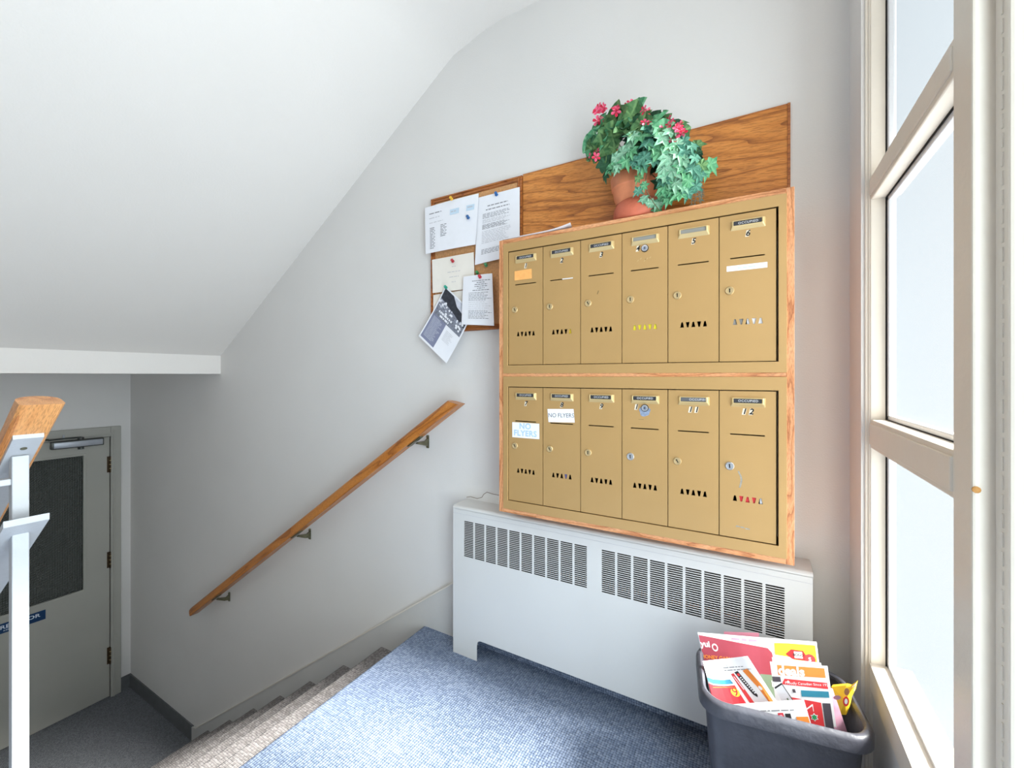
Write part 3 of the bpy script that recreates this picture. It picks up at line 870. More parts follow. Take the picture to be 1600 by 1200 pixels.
# ------------------------------------------------------------------ sheets of paper with print
def sheet(name, label, cat, corners, mat, prints=(), n=8, bend=0.0, group=None, thick=0.0006, bendfn=None, out=None, parent=None, poly=None):
    """corners TL,TR,BR,BL in the place; prints use u to the right and v downwards, 0..1"""
    TL, TR, BR, BL = [Vector(c) for c in corners]
    nrm = (TR - TL).cross(BL - TL).normalized()
    if nrm.dot(Vector((0, 0, CAMZ)) - TL) < 0: nrm = -nrm
    c0 = (TL + TR + BR + BL) / 4
    def P(u, v, off=0.0):
        p = TL * (1 - u) * (1 - v) + TR * u * (1 - v) + BR * u * v + BL * (1 - u) * v
        h = bend * (1 - (2 * u - 1) ** 2)
        if bendfn: h += bendfn(u, v)
        return p + nrm * (h + off) - c0
    V, F_ = [], []
    for off in (0.0, -thick):
        for j in range(n + 1):
            for i in range(n + 1):
                V.append(P(i / n, j / n, off))
    N = (n + 1) ** 2
    for j in range(n):
        for i in range(n):
            a_ = j * (n + 1) + i
            F_.append((a_, a_ + 1, a_ + n + 2, a_ + n + 1))
            F_.append((N + a_, N + a_ + n + 1, N + a_ + n + 2, N + a_ + 1))
    for i in range(n):
        for a_, b2 in ((i, i + 1), (n * (n + 1) + i, n * (n + 1) + i + 1), (i * (n + 1), (i + 1) * (n + 1)), (i * (n + 1) + n, (i + 1) * (n + 1) + n)):
            F_.append((a_, b2, N + b2, N + a_))
    o = obj_from(name, V, F_, mat, None, None, 35)
    o.location = c0
    tag(o, label, cat, group)
    if prints:
        mb = MB()
        wid, hei = ((TR - TL).length + (BR - BL).length) / 2, ((BL - TL).length + (BR - TR).length) / 2
        for li, pr in enumerate(prints):
            off = 0.0004 + 0.00022 * pr[0]
            kind, m = pr[1], pr[2]
            if kind == 'r':
                u0, v0, u1, v1 = pr[3]
                ni = max(1, int(abs(u1 - u0) * n + 0.99)); nj = max(1, int(abs(v1 - v0) * n + 0.99))
                vv = [P(u0 + (u1 - u0) * i / ni, v0 + (v1 - v0) * j / nj, off) for j in range(nj + 1) for i in range(ni + 1)]
                ff = [(j * (ni + 1) + i, j * (ni + 1) + i + 1, (j + 1) * (ni + 1) + i + 1, (j + 1) * (ni + 1) + i) for j in range(nj) for i in range(ni)]
                mb.add(vv, ff, m)
            elif kind == 'p':
                # polygon, cut along a grid so that it follows the bend
                bmx = bmesh.new()
                vs = [bmx.verts.new((a_, b2, 0)) for a_, b2 in pr[3]]
                bmx.faces.new(vs)
                if bend or bendfn:
                    for i in range(1, n):
                        for nn in ((1, 0, 0), (0, 1, 0)):
                            bmesh.ops.bisect_plane(bmx, geom=list(bmx.verts) + list(bmx.edges) + list(bmx.faces), plane_co=(i / n, i / n, 0), plane_no=nn)
                bmx.verts.index_update()
                mb.add([P(q_.co.x, q_.co.y, off) for q_ in bmx.verts], [[q_.index for q_ in f_.verts] for f_ in bmx.faces], m)
                bmx.free()
            elif kind == 't':
                body, u0, v0, size, kw = pr[3]
                kw = dict(kw)
                ang = kw.pop('ang', 0.0)
                vv, ff = text2d(body, size, **kw)
                ca, sa = math.cos(ang), math.sin(ang)
                mb.add([P(u0 + (q_.x * ca - q_.y * sa) / wid, v0 - (q_.x * sa + q_.y * ca) / hei, off) for q_ in vv], ff, m)
        pc = mb.build('print', o); pc['kind'] = 'stuff'
    return o

def lines(m, u0, u1, v0, v1, n, h, seed=1, lay=1, center=False, lens=None):
    """rows of word-like marks"""
    rg = random.Random(seed)
    out = []
    for i in range(n):
        v = v0 + (v1 - v0) * i / max(1, n - 1)
        ln = (lens[i % len(lens)] if lens else rg.uniform(0.7, 1.0)) * (u1 - u0)
        u = (u0 + u1) / 2 - ln / 2 if center else u0
        ue = u + ln
        while u < ue - 0.01:
            wl = min(rg.uniform(0.03, 0.11), ue - u)
            out.append((lay, 'r', m, (u, v, u + wl, v + h)))
            u += wl + 0.018
    return out

# ------------------------------------------------------------------ cork board, its papers and pins
kx0, kx1 = at(672, 400, y=YW - 0.018).x, bx0 - 0.002
kz1, kz0 = zc + 0.802, zc + 0.193
kb = empty('cork_board', ((kx0 + kx1) / 2, YW, kz0))
tag(kb, 'oak framed cork notice board left of the mailboxes', 'notice board')
fw = 0.022
part(MB().box(kx0 + 0.01, kx1 - 0.01, YW - 0.009, YW, kz0 + 0.01, kz1 - 0.01, M_cork), 'cork_sheet', kb)
def frame_bar(a_, b2, c_, d_, vertical):
    mb = MB().box(a_, b2, YW - 0.014, YW, c_, d_, M_corkf, 0.002)
    if vertical: mb.box(a_ + 0.003, a_ + 0.010, YW - 0.018, YW - 0.01, c_ + 0.003, d_ - 0.003, M_corkf, 0.002)
    return mb
part(frame_bar(kx0, kx0 + fw, kz0, kz1, True), 'frame_bar', kb)
part(frame_bar(kx1 - fw, kx1, kz0, kz1, True), 'frame_bar', kb)
part(MB().box(kx0 + fw, kx1 - fw, YW - 0.014, YW, kz1 - fw, kz1, M_corkf, 0.002).box(kx0 + 0.003, kx1 - 0.003, YW - 0.018, YW - 0.01, kz1 - 0.010, kz1 - 0.003, M_corkf, 0.002), 'frame_bar', kb)
part(MB().box(kx0 + fw, kx1 - fw, YW - 0.014, YW, kz0, kz0 + fw, M_corkf, 0.002).box(kx0 + 0.003, kx1 - 0.003, YW - 0.018, YW - 0.01, kz0 + 0.003, kz0 + 0.010, M_corkf, 0.002), 'frame_bar', kb)
def Q(pts, ys):
    if not isinstance(ys, (list, tuple)): ys = [ys] * 4
    return [at(p[0], p[1], y=y_) for p, y_ in zip(pts, ys)]
GP = 'papers pinned to the cork board'
M_blueb = paint('pale_blue_block', '#c3d6e6', 0.8)
sheet('notice', 'wide white schedule sheet at the upper left of the cork board', 'paper',
      Q([(664, 325), (748, 302), (743, 382), (665, 397)], [1.464, 1.468, 1.468, 1.460]), M_paper,
      lines(M_ink, 0.09, 0.42, 0.16, 0.2, 1, 0.018, 1) + lines(M_inkl, 0.09, 0.3, 0.26, 0.28, 1, 0.012, 2) + lines(M_inkl, 0.09, 0.45, 0.36, 0.38, 1, 0.010, 3)
      + [(1, 'r', M_blueb, (0.50, 0.19, 0.67, 0.30)), (1, 'r', M_blueb, (0.80, 0.19, 0.94, 0.30))]
      + lines(M_inkl, 0.52, 0.64, 0.23, 0.25, 1, 0.02, 4, 2) + lines(M_inkl, 0.82, 0.92, 0.22, 0.24, 1, 0.02, 5, 2)
      + lines(M_ink, 0.10, 0.22, 0.47, 0.90, 14, 0.014, 6, 1, False, [0.9, 0.75]) + lines(M_ink, 0.32, 0.44, 0.45, 0.68, 8, 0.014, 7, 1, False, [1.0, 0.8]), bend=0.004, group=GP)
sheet('notice', 'tall white letter with dense text at the upper right of the cork board', 'paper',
      Q([(747, 309), (812, 292), (812, 397), (742, 414)], [1.474, 1.476, 1.477, 1.472]), M_paper,
      lines(M_ink, 0.18, 0.80, 0.155, 0.21, 2, 0.014, 11, 1, True, [0.78, 0.9]) + lines(M_ink, 0.14, 0.86, 0.27, 0.33, 4, 0.008, 12) + lines(M_inkl, 0.14, 0.84, 0.36, 0.40, 3, 0.007, 13)
      + lines(M_ink, 0.14, 0.84, 0.43, 0.49, 5, 0.007, 14) + lines(M_inkl, 0.14, 0.8, 0.53, 0.70, 8, 0.007, 15) + lines(M_ink, 0.14, 0.84, 0.80, 0.86, 4, 0.008, 16), group=GP)
sheet('notice', 'cream card tucked low at the left edge of the cork board', 'paper',
      Q([(677, 461), (726, 453), (726, 486), (677, 492)], 1.4825), M_cream,
      lines(M_inkl, 0.3, 0.7, 0.3, 0.5, 3, 0.03, 22, 1, True), group=GP)
sheet('notice', 'plain cream card with a red pin at the left of the cork board', 'paper',
      Q([(675, 406), (740, 394), (742, 450), (676, 458)], [1.474, 1.478, 1.480, 1.474]), M_cream,
      lines(M_inkl, 0.38, 0.68, 0.30, 0.74, 4, 0.014, 21, 1, True, [0.3, 1.0, 0.75, 0.4]), group=GP)
# dark poster hanging askew
M_slate = paint('slate_blue_print', '#7d819a', 0.5, 0, 40, 0.05)
M_char = paint('charcoal_photo', '#2b2e38', 0.5, 0, 90, 0.35)
M_mist = paint('misty_photo', '#c9cbd6', 0.5, 0, 60, 0.1)
M_grey = paint('grey_photo', '#7c7f8c', 0.5, 0, 140, 0.35)
pr = [(1, 'r', M_grey, (0.035, 0.025, 0.965, 0.50)), (2, 'p', M_char, [(0.035, 0.025), (0.35, 0.025), (0.965, 0.20), (0.965, 0.34), (0.6, 0.27), (0.035, 0.20)]),
      (3, 'p', M_mist, [(0.35, 0.025), (0.965, 0.025), (0.965, 0.19), (0.55, 0.13)]), (1, 'p', M_slate, [(0.035, 0.40), (0.50, 0.50), (0.50, 0.965), (0.035, 0.965)]),
      (1, 'p', M_char, [(0.62, 0.34), (0.95, 0.40), (0.90, 0.47), (0.70, 0.44)])]
rg = random.Random(4)
for k in range(34):
    uu = rg.uniform(0.05, 0.93); vv_ = 0.27 + 0.10 * uu + rg.uniform(-0.07, 0.10)
    rr = rg.uniform(0.018, 0.04)
    pr.append((3, 'p', M_paper if k % 3 else M_mist, [(uu + rr * math.cos(j * 1.2566) * rg.uniform(0.7, 1.2), vv_ + 0.68 * rr * math.sin(j * 1.2566)) for j in range(5)]))
for k in range(16):
    uu = rg.uniform(0.05, 0.9); vv_ = 0.31 + 0.10 * uu + rg.uniform(-0.07, 0.09)
    rr = rg.uniform(0.012, 0.03)
    pr.append((4, 'p', M_char, [(uu, vv_), (uu + rr, vv_ + rr * 0.3), (uu + 0.6 * rr, vv_ + rr * 0.8)]))
pr += lines(M_paper, 0.16, 0.62, 0.385, 0.44, 2, 0.034, 31, 5, True, [1.0, 0.66])
pr += lines(M_mist, 0.09, 0.45, 0.53, 0.90, 16, 0.009, 32, 3)
pr += lines(M_inkl, 0.58, 0.85, 0.57, 0.74, 8, 0.008, 33, 2)
sheet('poster', 'black and slate flower poster hanging askew off the cork board', 'poster',
      Q([(696, 447), (739, 488), (697.5, 567.5), (654, 525)], [1.468, 1.470, 1.452, 1.446]), M_paper, pr, n=10, bendfn=lambda u, v: -0.006 * math.sin(math.pi * v), group=None)
sheet('notice', 'narrow white notice overlapping the slate poster', 'paper',
      Q([(724, 432.5), (769, 427), (772, 509), (721, 507)], [1.460, 1.462, 1.452, 1.452]), M_paper,
      lines(M_ink, 0.28, 0.98, 0.11, 0.30, 6, 0.014, 41, 1, True, [0.85, 0.4, 0.6, 0.6, 0.35, 0.8]) + lines(M_ink, 0.22, 0.95, 0.35, 0.50, 6, 0.010, 42) + lines(M_inkl, 0.22, 0.95, 0.54, 0.70, 5, 0.008, 43) + lines(M_ink, 0.22, 0.95, 0.72, 0.86, 6, 0.010, 44), bend=0.003, group=GP)

def pin(px, py, y, color, label):
    p = at(px, py, y=y)
    e = empty('push_pin', p)
    tag(e, label, 'push pin', 'push pins on the cork board')
    m = paint('pin_' + color.lstrip('#'), color, 0.3)
    mb = MB().lathe([(0.0001, 0.017), (0.0058, 0.017), (0.0066, 0.0155), (0.0052, 0.0135), (0.0038, 0.009), (0.0040, 0.006), (0.0070, 0.004), (0.0070, 0.0025), (0.0001, 0.002)], (0, 0, 0), m, 14, '-y')
    h = mb.build('pin_head', e, 50)
    h.rotation_euler = (R(-14), 0, R(16))
    nd = MB().tube([(0, -0.002, 0), (0, 0.012, 0)], 0.0006, M_steel, 6).build('pin_needle', e)
    nd.rotation_euler = (R(-14), 0, R(16))
pin(706, 312, 1.461, '#e8b53a', 'yellow push pin at the top of the wide schedule sheet')
pin(732, 341, 1.462, '#2b5f94', 'blue push pin on the wide schedule sheet')
pin(776, 305, 1.4735, '#25609f', 'blue push pin at the top of the tall letter')
pin(708, 409, 1.468, '#b8303a', 'red push pin in the plain cream card')
pin(760, 415.5, 1.486, '#3f8a5a', 'green push pin in bare cork below the tall letter')
pin(746.5, 427.5, 1.484, '#3a8248', 'green push pin above the narrow white notice')
pin(750.5, 433.5, 1.454, '#c0323f', 'red push pin at the top of the narrow white notice')
pin(697.5, 450, 1.460, '#279a82', 'teal push pin in the corner of the slate poster')

# ------------------------------------------------------------------ paper lying on the case top, plant
zt = CT + 0.0006
o = sheet('letter', 'folded white letter lying on top of the mailbox case', 'paper',
      [(XL + 0.022, YM + 0.09, zt + 0.0008), (XL + 0.262, YM + 0.075, zt + 0.0008), (XL + 0.285, YM - 0.012, zt + 0.0008), (XL + 0.012, YM - 0.004, zt + 0.0008)], M_paper,
      n=10, bendfn=lambda u, v: -0.0)
for q_ in o.data.vertices:                              # curled front corner
    gx = q_.co.x + o.location.x - XL; gy = q_.co.y + o.location.y - YM
    if gx > 0.18: q_.co.z += 0.010 * ((gx - 0.18) / 0.10) ** 2

def leaf_ivy(sz):
    pts = [(0, -0.30), (0.22, -0.42), (0.30, -0.16), (0.66, -0.10), (0.34, 0.16), (0.36, 0.46), (0.14, 0.42), (0, 0.85), (-0.14, 0.42), (-0.36, 0.46), (-0.34, 0.16), (-0.66, -0.10), (-0.30, -0.16), (-0.22, -0.42)]
    V = [(0, 0, 0.0)] + [(x, y, -0.10 * (x * x + y * y) + (0.10 if i % 2 == 0 else -0.02)) for i, (x, y) in enumerate(pts)]
    n = len(pts)
    return [Vector(p) * sz for p in V], [(0, i + 1, (i + 1) % n + 1) for i in range(n)]
def leaf_ger(sz):
    V = [(0, -0.12, 0.0)]
    n = 21
    for ring, rr in ((0, 0.32), (1, 0.62)):
        for i in range(n):
            a_ = R(-75 + 330 * i / (n - 1) - 0)
            a_ = R(-90 + 15 + 330 * i / (n - 1))
            lob = 1 + (0.17 * math.cos(2 * math.pi * 5 * i / (n - 1) + math.pi) if ring else 0)
            r_ = rr * lob
            V.append((r_ * math.cos(a_), r_ * math.sin(a_) - 0.05, 0.12 * rr + 0.07 * math.cos(2 * math.pi * 5 * i / (n - 1)) * ring + (0.14 if ring else 0)))
    F_ = []
    for i in range(n - 1):
        F_.append((0, 1 + i, 2 + i))
        F_.append((1 + i, 1 + n + i, 2 + n + i, 2 + i))
    return [Vector(p) * sz for p in V], F_
def leaf_mat(name, c1, c2, rough=0.65):
    m, nt, b = newmat(name)
    tc = node(nt, 'ShaderNodeTexCoord')
    ln = node(nt, 'ShaderNodeVectorMath', operation='LENGTH'); nt.links.new(tc.outputs['Object'], ln.inputs[0])
    nz = node(nt, 'ShaderNodeTexNoise'); nz.inputs['Scale'].default_value = 5; nt.links.new(tc.outputs['Object'], nz.inputs['Vector'])
    # veins running out from the stalk
    sx = node(nt, 'ShaderNodeSeparateXYZ'); nt.links.new(tc.outputs['Object'], sx.inputs[0])
    an = node(nt, 'ShaderNodeMath', operation='ARCTAN2'); nt.links.new(sx.outputs['X'], an.inputs[0]); nt.links.new(sx.outputs['Y'], an.inputs[1])
    m5 = node(nt, 'ShaderNodeMath', operation='MULTIPLY'); m5.inputs[1].default_value = 2.5; nt.links.new(an.outputs[0], m5.inputs[0])
    co = node(nt, 'ShaderNodeMath', operation='COSINE'); nt.links.new(m5.outputs[0], co.inputs[0])
    ab = node(nt, 'ShaderNodeMath', operation='ABSOLUTE'); nt.links.new(co.outputs[0], ab.inputs[0])
    pw = node(nt, 'ShaderNodeMath', operation='POWER'); pw.inputs[1].default_value = 14.0; nt.links.new(ab.outputs[0], pw.inputs[0])
    sb = node(nt, 'ShaderNodeMath', operation='MULTIPLY_ADD'); sb.inputs[1].default_value = -0.55; nt.links.new(pw.outputs[0], sb.inputs[0]); nt.links.new(nz.outputs['Fac'], sb.inputs[2])
    ad = node(nt, 'ShaderNodeMath', operation='MULTIPLY_ADD'); ad.inputs[1].default_value = 0.75
    nt.links.new(ln.outputs['Value'], ad.inputs[0]); nt.links.new(sb.outputs[0], ad.inputs[2])
    cr = node(nt, 'ShaderNodeValToRGB')
    cr.color_ramp.elements[0].position, cr.color_ramp.elements[0].color = 0.25, lin(c1)
    cr.color_ramp.elements[1].position, cr.color_ramp.elements[1].color = 1.0, lin(c2)
    nt.links.new(ad.outputs[0], cr.inputs['Fac']); nt.links.new(cr.outputs['Color'], b.inputs['Base Color'])
    b.inputs['Roughness'].default_value = rough
    b.inputs['Specular IOR Level'].default_value = 0.25
    return m
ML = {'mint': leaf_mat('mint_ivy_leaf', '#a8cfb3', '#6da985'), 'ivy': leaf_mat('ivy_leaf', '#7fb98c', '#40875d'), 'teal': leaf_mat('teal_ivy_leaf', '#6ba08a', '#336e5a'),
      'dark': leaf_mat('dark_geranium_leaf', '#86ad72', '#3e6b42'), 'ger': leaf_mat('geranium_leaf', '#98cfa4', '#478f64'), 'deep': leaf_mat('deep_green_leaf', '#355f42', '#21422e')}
LEAF = {}
for mk in ML:
    for sh, fn in (('ivy', leaf_ivy), ('ger', leaf_ger)):
        V, F_ = fn(1.0)
        o = obj_from('leaf', V, F_, ML[mk], None, None, 60); LEAF[(sh, mk)] = o.data; bpy.data.objects.remove(o)
pc_ = at(999, 342, y=YM + 0.082)
PX, PYc, PZ = pc_.x, YM + 0.077, CT + 0.001
plant = empty('potted_plant', (PX, PYc, PZ))
tag(plant, 'artificial ivy and red geranium in a terracotta pot on the mailbox case', 'plant')
M_terra = paint('terracotta', '#dd8960', 0.6, 0, 26, 0.10, 0.12, 120)
M_terrad = paint('terracotta_base', '#c4664a', 0.6, 0, 26, 0.10, 0.12, 120)
part(MB().lathe([(0.0001, 0.002), (0.070, 0.0), (0.077, 0.004), (0.081, 0.014), (0.082, 0.030), (0.079, 0.046), (0.072, 0.060), (0.064, 0.066)], (PX, PYc, PZ), M_terrad, 40), 'pot_base', plant, 40)
part(MB().lathe([(0.060, 0.062), (0.060, 0.070), (0.066, 0.085), (0.070, 0.110), (0.0715, 0.112), (0.074, 0.114), (0.078, 0.148), (0.077, 0.150), (0.064, 0.150), (0.062, 0.130), (0.0001, 0.128)], (PX - 0.014, PYc, PZ), M_terra, 40), 'pot', plant, 40)
part(MB().lathe([(0.062, 0.132), (0.040, 0.138), (0.0001, 0.140)], (PX - 0.012, PYc, PZ), paint('moss', '#2c3322', 0.9, 0, 80, 0.4, 0.6, 150), 20), 'moss', plant, 60)
top = Vector((PX - 0.010, PYc, PZ + 0.14))
rg = random.Random(21)
def orient(nrm, up_ang):
    z = nrm.normalized()
    x = Vector((0, 0, 1)).cross(z)
    x = Vector((1, 0, 0)) if x.length < 1e-4 else x.normalized()
    y = z.cross(x)
    m = Matrix((x, y, z)).transposed()
    return (m @ Matrix.Rotation(up_ang, 3, 'Z')).to_euler()
loc0 = Vector(plant.location)
cen = at(1012, 245, y=PYc - 0.03)
def put_leaf(px, py, szpx, shape, mk, dy=0.0, roll=None, name='leaf'):
    uu, vv_ = (px - 1012) / 95.0, (py - 245) / 88.0
    y_ = PYc - 0.035 - 0.085 * math.sqrt(max(0.0, 1 - 0.8 * (uu * uu + vv_ * vv_))) + dy
    y_ = min(y_, YW - 0.03)
    p = at(px, py, y=y_)
    sz = szpx / FPX * (y_ / (cy + sy * (px - CX) / FPX))
    sz = sz / (1.25 if shape == 'ivy' else 1.2)
    kk = 0.75 if shape == 'ger' else 0.45
    nrm = Vector((0.6 * uu + rg.uniform(-kk, kk), -1.0, -0.55 * vv_ + 0.25 + rg.uniform(-kk, kk)))
    if roll is None:
        roll = math.pi + rg.uniform(-0.9, 0.9) if shape == 'ivy' else rg.uniform(-1.2, 1.2)
    o = ob(name, LEAF[(shape, mk)], plant, p - loc0)
    o.rotation_euler = orient(nrm, roll)
    o.scale = (sz, sz, sz)
    return p
ger = [(936, 202, 40, 'ger'), (926, 224, 34, 'ger'), (950, 193, 32, 'dark'), (968, 184, 42, 'dark'), (986, 180, 36, 'dark'), (998, 172, 34, 'ger'), (976, 207, 38, 'dark'), (954, 214, 38, 'dark'), (941, 233, 38, 'dark'), (1003, 194, 32, 'dark'),
       (1026, 190, 36, 'ger'), (1036, 202, 30, 'ger'), (960, 232, 34, 'dark'), (930, 240, 30, 'dark'), (1016, 207, 32, 'teal'), (948, 258, 28, 'deep'), (944, 222, 32, 'ger'), (985, 196, 34, 'deep'), (1042, 212, 28, 'dark'), (962, 200, 30, 'ger'), (924, 234, 26, 'dark')]
for (px, py, s_, mk) in ger:
    put_leaf(px, py, s_ * 1.05, 'ger', mk, 0.0)
ivy = [(990, 212, 32, 'mint'), (1003, 213, 34, 'ivy'), (986, 236, 28, 'ivy'), (972, 238, 30, 'mint'), (979, 251, 28, 'ivy'), (963, 247, 26, 'mint'), (967, 258, 24, 'mint'), (1011, 224, 28, 'teal'), (1036, 216, 36, 'mint'), (1046, 206, 28, 'mint'),
       (1030, 238, 34, 'ivy'), (1044, 246, 34, 'mint'), (1060, 240, 32, 'mint'), (1072, 236, 32, 'teal'), (1038, 262, 30, 'mint'), (1050, 266, 34, 'mint'), (1066, 262, 32, 'ivy'), (1055, 286, 34, 'mint'), (1076, 282, 30, 'ivy'), (1020, 250, 32, 'teal'),
       (1006, 246, 34, 'teal'), (1003, 262, 24, 'ivy'), (1040, 290, 30, 'ivy'), (1062, 302, 30, 'ivy'), (1082, 262, 32, 'teal'), (1092, 272, 26, 'teal'), (1086, 246, 28, 'teal'), (1096, 258, 26, 'dark'), (1109, 257, 30, 'ivy'), (1102, 268, 24, 'ivy'),
       (998, 278, 17, 'dark'), (1007, 289, 17, 'ivy'), (998, 298, 18, 'teal'), (1006, 311, 19, 'mint'), (1016, 317, 20, 'mint'), (1029, 317, 22, 'mint'), (1027, 326, 19, 'ivy'), (1036, 305, 24, 'ivy'), (1046, 311, 24, 'ivy'), (954, 263, 26, 'ivy'),
       (948, 272, 24, 'deep'), (966, 264, 22, 'mint'), (999, 256, 22, 'teal'), (1036, 282, 26, 'teal'), (1037, 297, 24, 'ivy'), (1068, 220, 26, 'teal'), (1080, 228, 26, 'teal'), (1058, 225, 28, 'mint'), (1074, 300, 26, 'teal'), (1088, 290, 24, 'teal'),
       (992, 252, 26, 'teal'), (1022, 228, 28, 'ivy'), (985, 224, 26, 'mint'), (1048, 228, 28, 'ivy'), (1066, 250, 28, 'mint'), (1040, 276, 28, 'mint'), (1066, 290, 24, 'mint'), (1054, 302, 24, 'ivy')]
for (px, py, s_, mk) in ivy:
    dy = -0.012
    if py > 300 and px < 1040: dy = 0.02
    put_leaf(px, py, s_ * 1.08, 'ivy', mk, dy)
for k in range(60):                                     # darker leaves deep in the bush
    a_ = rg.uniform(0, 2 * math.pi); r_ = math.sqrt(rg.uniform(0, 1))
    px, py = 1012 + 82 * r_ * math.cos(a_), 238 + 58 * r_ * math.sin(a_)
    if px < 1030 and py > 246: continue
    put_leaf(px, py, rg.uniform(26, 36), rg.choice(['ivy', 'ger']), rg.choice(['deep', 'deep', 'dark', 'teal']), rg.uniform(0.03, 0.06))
# stems
M_stem = paint('plant_stem', '#5a5a38', 0.6)
mb = MB()
for (px, py) in ((940, 190), (964, 176), (1008, 182), (1033, 200), (1060, 204), (930, 235), (1075, 250), (1100, 262), (1050, 300), (1010, 200), (985, 180)):
    e_ = at(px, py, y=PYc - 0.06)
    mid = (top + e_) / 2 + Vector((0, -0.02, 0.03))
    mb.tube([top, mid, e_], 0.0018, M_stem, 6)
s1 = [at(1012, 262, y=PYc - 0.10), at(1008, 285, y=PYc - 0.098), at(1011, 300, y=PYc - 0.09), at(1022, 318, y=PYc - 0.095), at(1030, 328, y=PYc - 0.10)]
mb.tube(s1, 0.0012, M_stem, 6)
part(mb, 'stems', plant, 60)['kind'] = 'stuff'
# grey-green fern sprigs at the right
M_fern = paint('grey_fern', '#6f8b80', 0.7)
for k in range(14):
    px0, py0 = 1070 + rg.uniform(-6, 12), 236 + rg.uniform(-10, 40)
    px1, py1 = px0 + rg.uniform(4, 26), py0 + rg.uniform(30, 62)
    if py1 > 318: py1 = 318
    mb = MB()
    a_, b2 = at(px0, py0, y=PYc - 0.05), at(px1, py1, y=PYc - 0.03)
    for j in range(9):
        t = j / 8
        c_ = a_.lerp(b2, t) + Vector((0.012 * math.sin(math.pi * t), 0, 0))
        for sgn in (-1, 1):
            d_ = c_ + Vector((sgn * 0.009, -0.003, -0.010))
            mb.add([c_, c_ + Vector((0, 0, -0.003)), d_], [(0, 1, 2)], M_fern)
    mb.tube([a_, a_.lerp(b2, 0.5) + Vector((0.012, 0, 0)), b2], 0.0008, M_fern, 5)
    part(mb, 'fern_sprig', plant)
# blossoms
def blossom():
    mb = MB()
    mr = paint('red_petal', '#d42348', 0.5, 0, 90, 0.25); mp_ = paint('pink_petal', '#e8547a', 0.5, 0, 90, 0.2)
    for k in range(5):
        a_ = 2 * math.pi * k / 5
        pts = [(0.05, 0, 0.0), (0.35, -0.2, 0.10), (0.62, -0.2, 0.14), (0.74, 0, 0.06), (0.62, 0.2, 0.14), (0.35, 0.2, 0.10)]
        mb.add([(x * math.cos(a_) - y * math.sin(a_), x * math.sin(a_) + y * math.cos(a_), z) for x, y, z in pts], [(0, 1, 2, 3), (0, 3, 4, 5)], mr if k % 2 else mp_)
    o = mb.build('tmp'); me = o.data; bpy.data.objects.remove(o)
    return me
BL = blossom()
for (px, py, n) in ((937, 168, 3), (943, 172, 4), (936, 186, 3), (964, 171, 5), (984, 167, 2), (1009, 172, 2), (1004, 184, 3), (1009, 190, 6), (1033, 198, 3), (1045, 190, 3), (1060, 199, 4), (1052, 220, 4), (927, 241, 3), (1064, 212, 2)):
    for k in range(n):
        o = ob('blossom', BL, plant, at(px + rg.uniform(-5, 5), py + rg.uniform(-6, 6), y=PYc - 0.105 + rg.uniform(-0.02, 0.02)) - loc0)
        o.rotation_euler = orient(Vector((rg.uniform(-0.8, 0.8), -1, rg.uniform(-0.4, 0.8))), rg.uniform(0, 6))
        s_ = rg.uniform(0.017, 0.024)
        o.scale = (s_, s_, s_)

# ------------------------------------------------------------------ radiator
rxl, rxr = at(708, 900, y=YR).x, at(1270, 900, y=YR).x
rzt = at(708, 789, y=YR).z
rad = empty('radiator', (rxl, (YR + YW) / 2, 0))
tag(rad, 'white enamelled wall radiator cabinet with slotted grilles', 'radiator')
W = rxr - rxl
def X(px): return at(px, 900, y=YR).x - rxl
zfoot = 0.0
znotch = CAMZ - 1.063
foot = X(745)
out_ = [(0, 0), (foot, 0), (foot, znotch - 0.025)]
for k in range(1, 6):
    a_ = R(180 - 90 * k / 5)
    out_.append((foot + 0.02 + 0.02 * math.cos(a_), znotch - 0.02 + 0.02 * math.sin(a_)))
out_ += [(W - foot - 0.02, znotch), (W - foot, znotch - 0.02), (W - foot, 0), (W, 0), (W, rzt - 0.012), (0, rzt - 0.012)]
loops = [out_]
gz1, gz0 = CAMZ - 0.594, CAMZ - 0.741
for (pa, pb) in ((725, 917), (940, 1226)):
    x0, x1 = X(pa), X(pb)
    pitch = (x1 - x0 + 0.007) / 10
    for c in range(10):
        a_, b2 = x0 + c * pitch, x0 + (c + 1) * pitch - 0.007
        for r_ in range(21):
            z1_ = gz1 - r_ * (gz1 - gz0) / 21
            loops.append(rrect(a_, z1_ - 0.0047, b2, z1_, 0.0019, 2))
v, fcs = fill2d(loops, 0.0015)
TILT = Matrix.Rotation(R(-0.30), 4, 'Y')
o = MB().add([(p.x, YR + 0.00075 - p.z, p.y) for p in v], fcs, M_rad).build('front_panel', None)
def rpart(o):
    o.parent = rad
    o.matrix_parent_inverse = Matrix.Identity(4)
    o.location = (0, -(YR + YW) / 2, 0)
    return o
rpart(o)
rpart(MB().box(0, 0.0015, YR + 0.001, YW - 0.016, 0, rzt - 0.012, M_rad).box(W - 0.0015, W, YR + 0.001, YW - 0.016, 0, rzt - 0.012, M_rad).build('side_panel'))
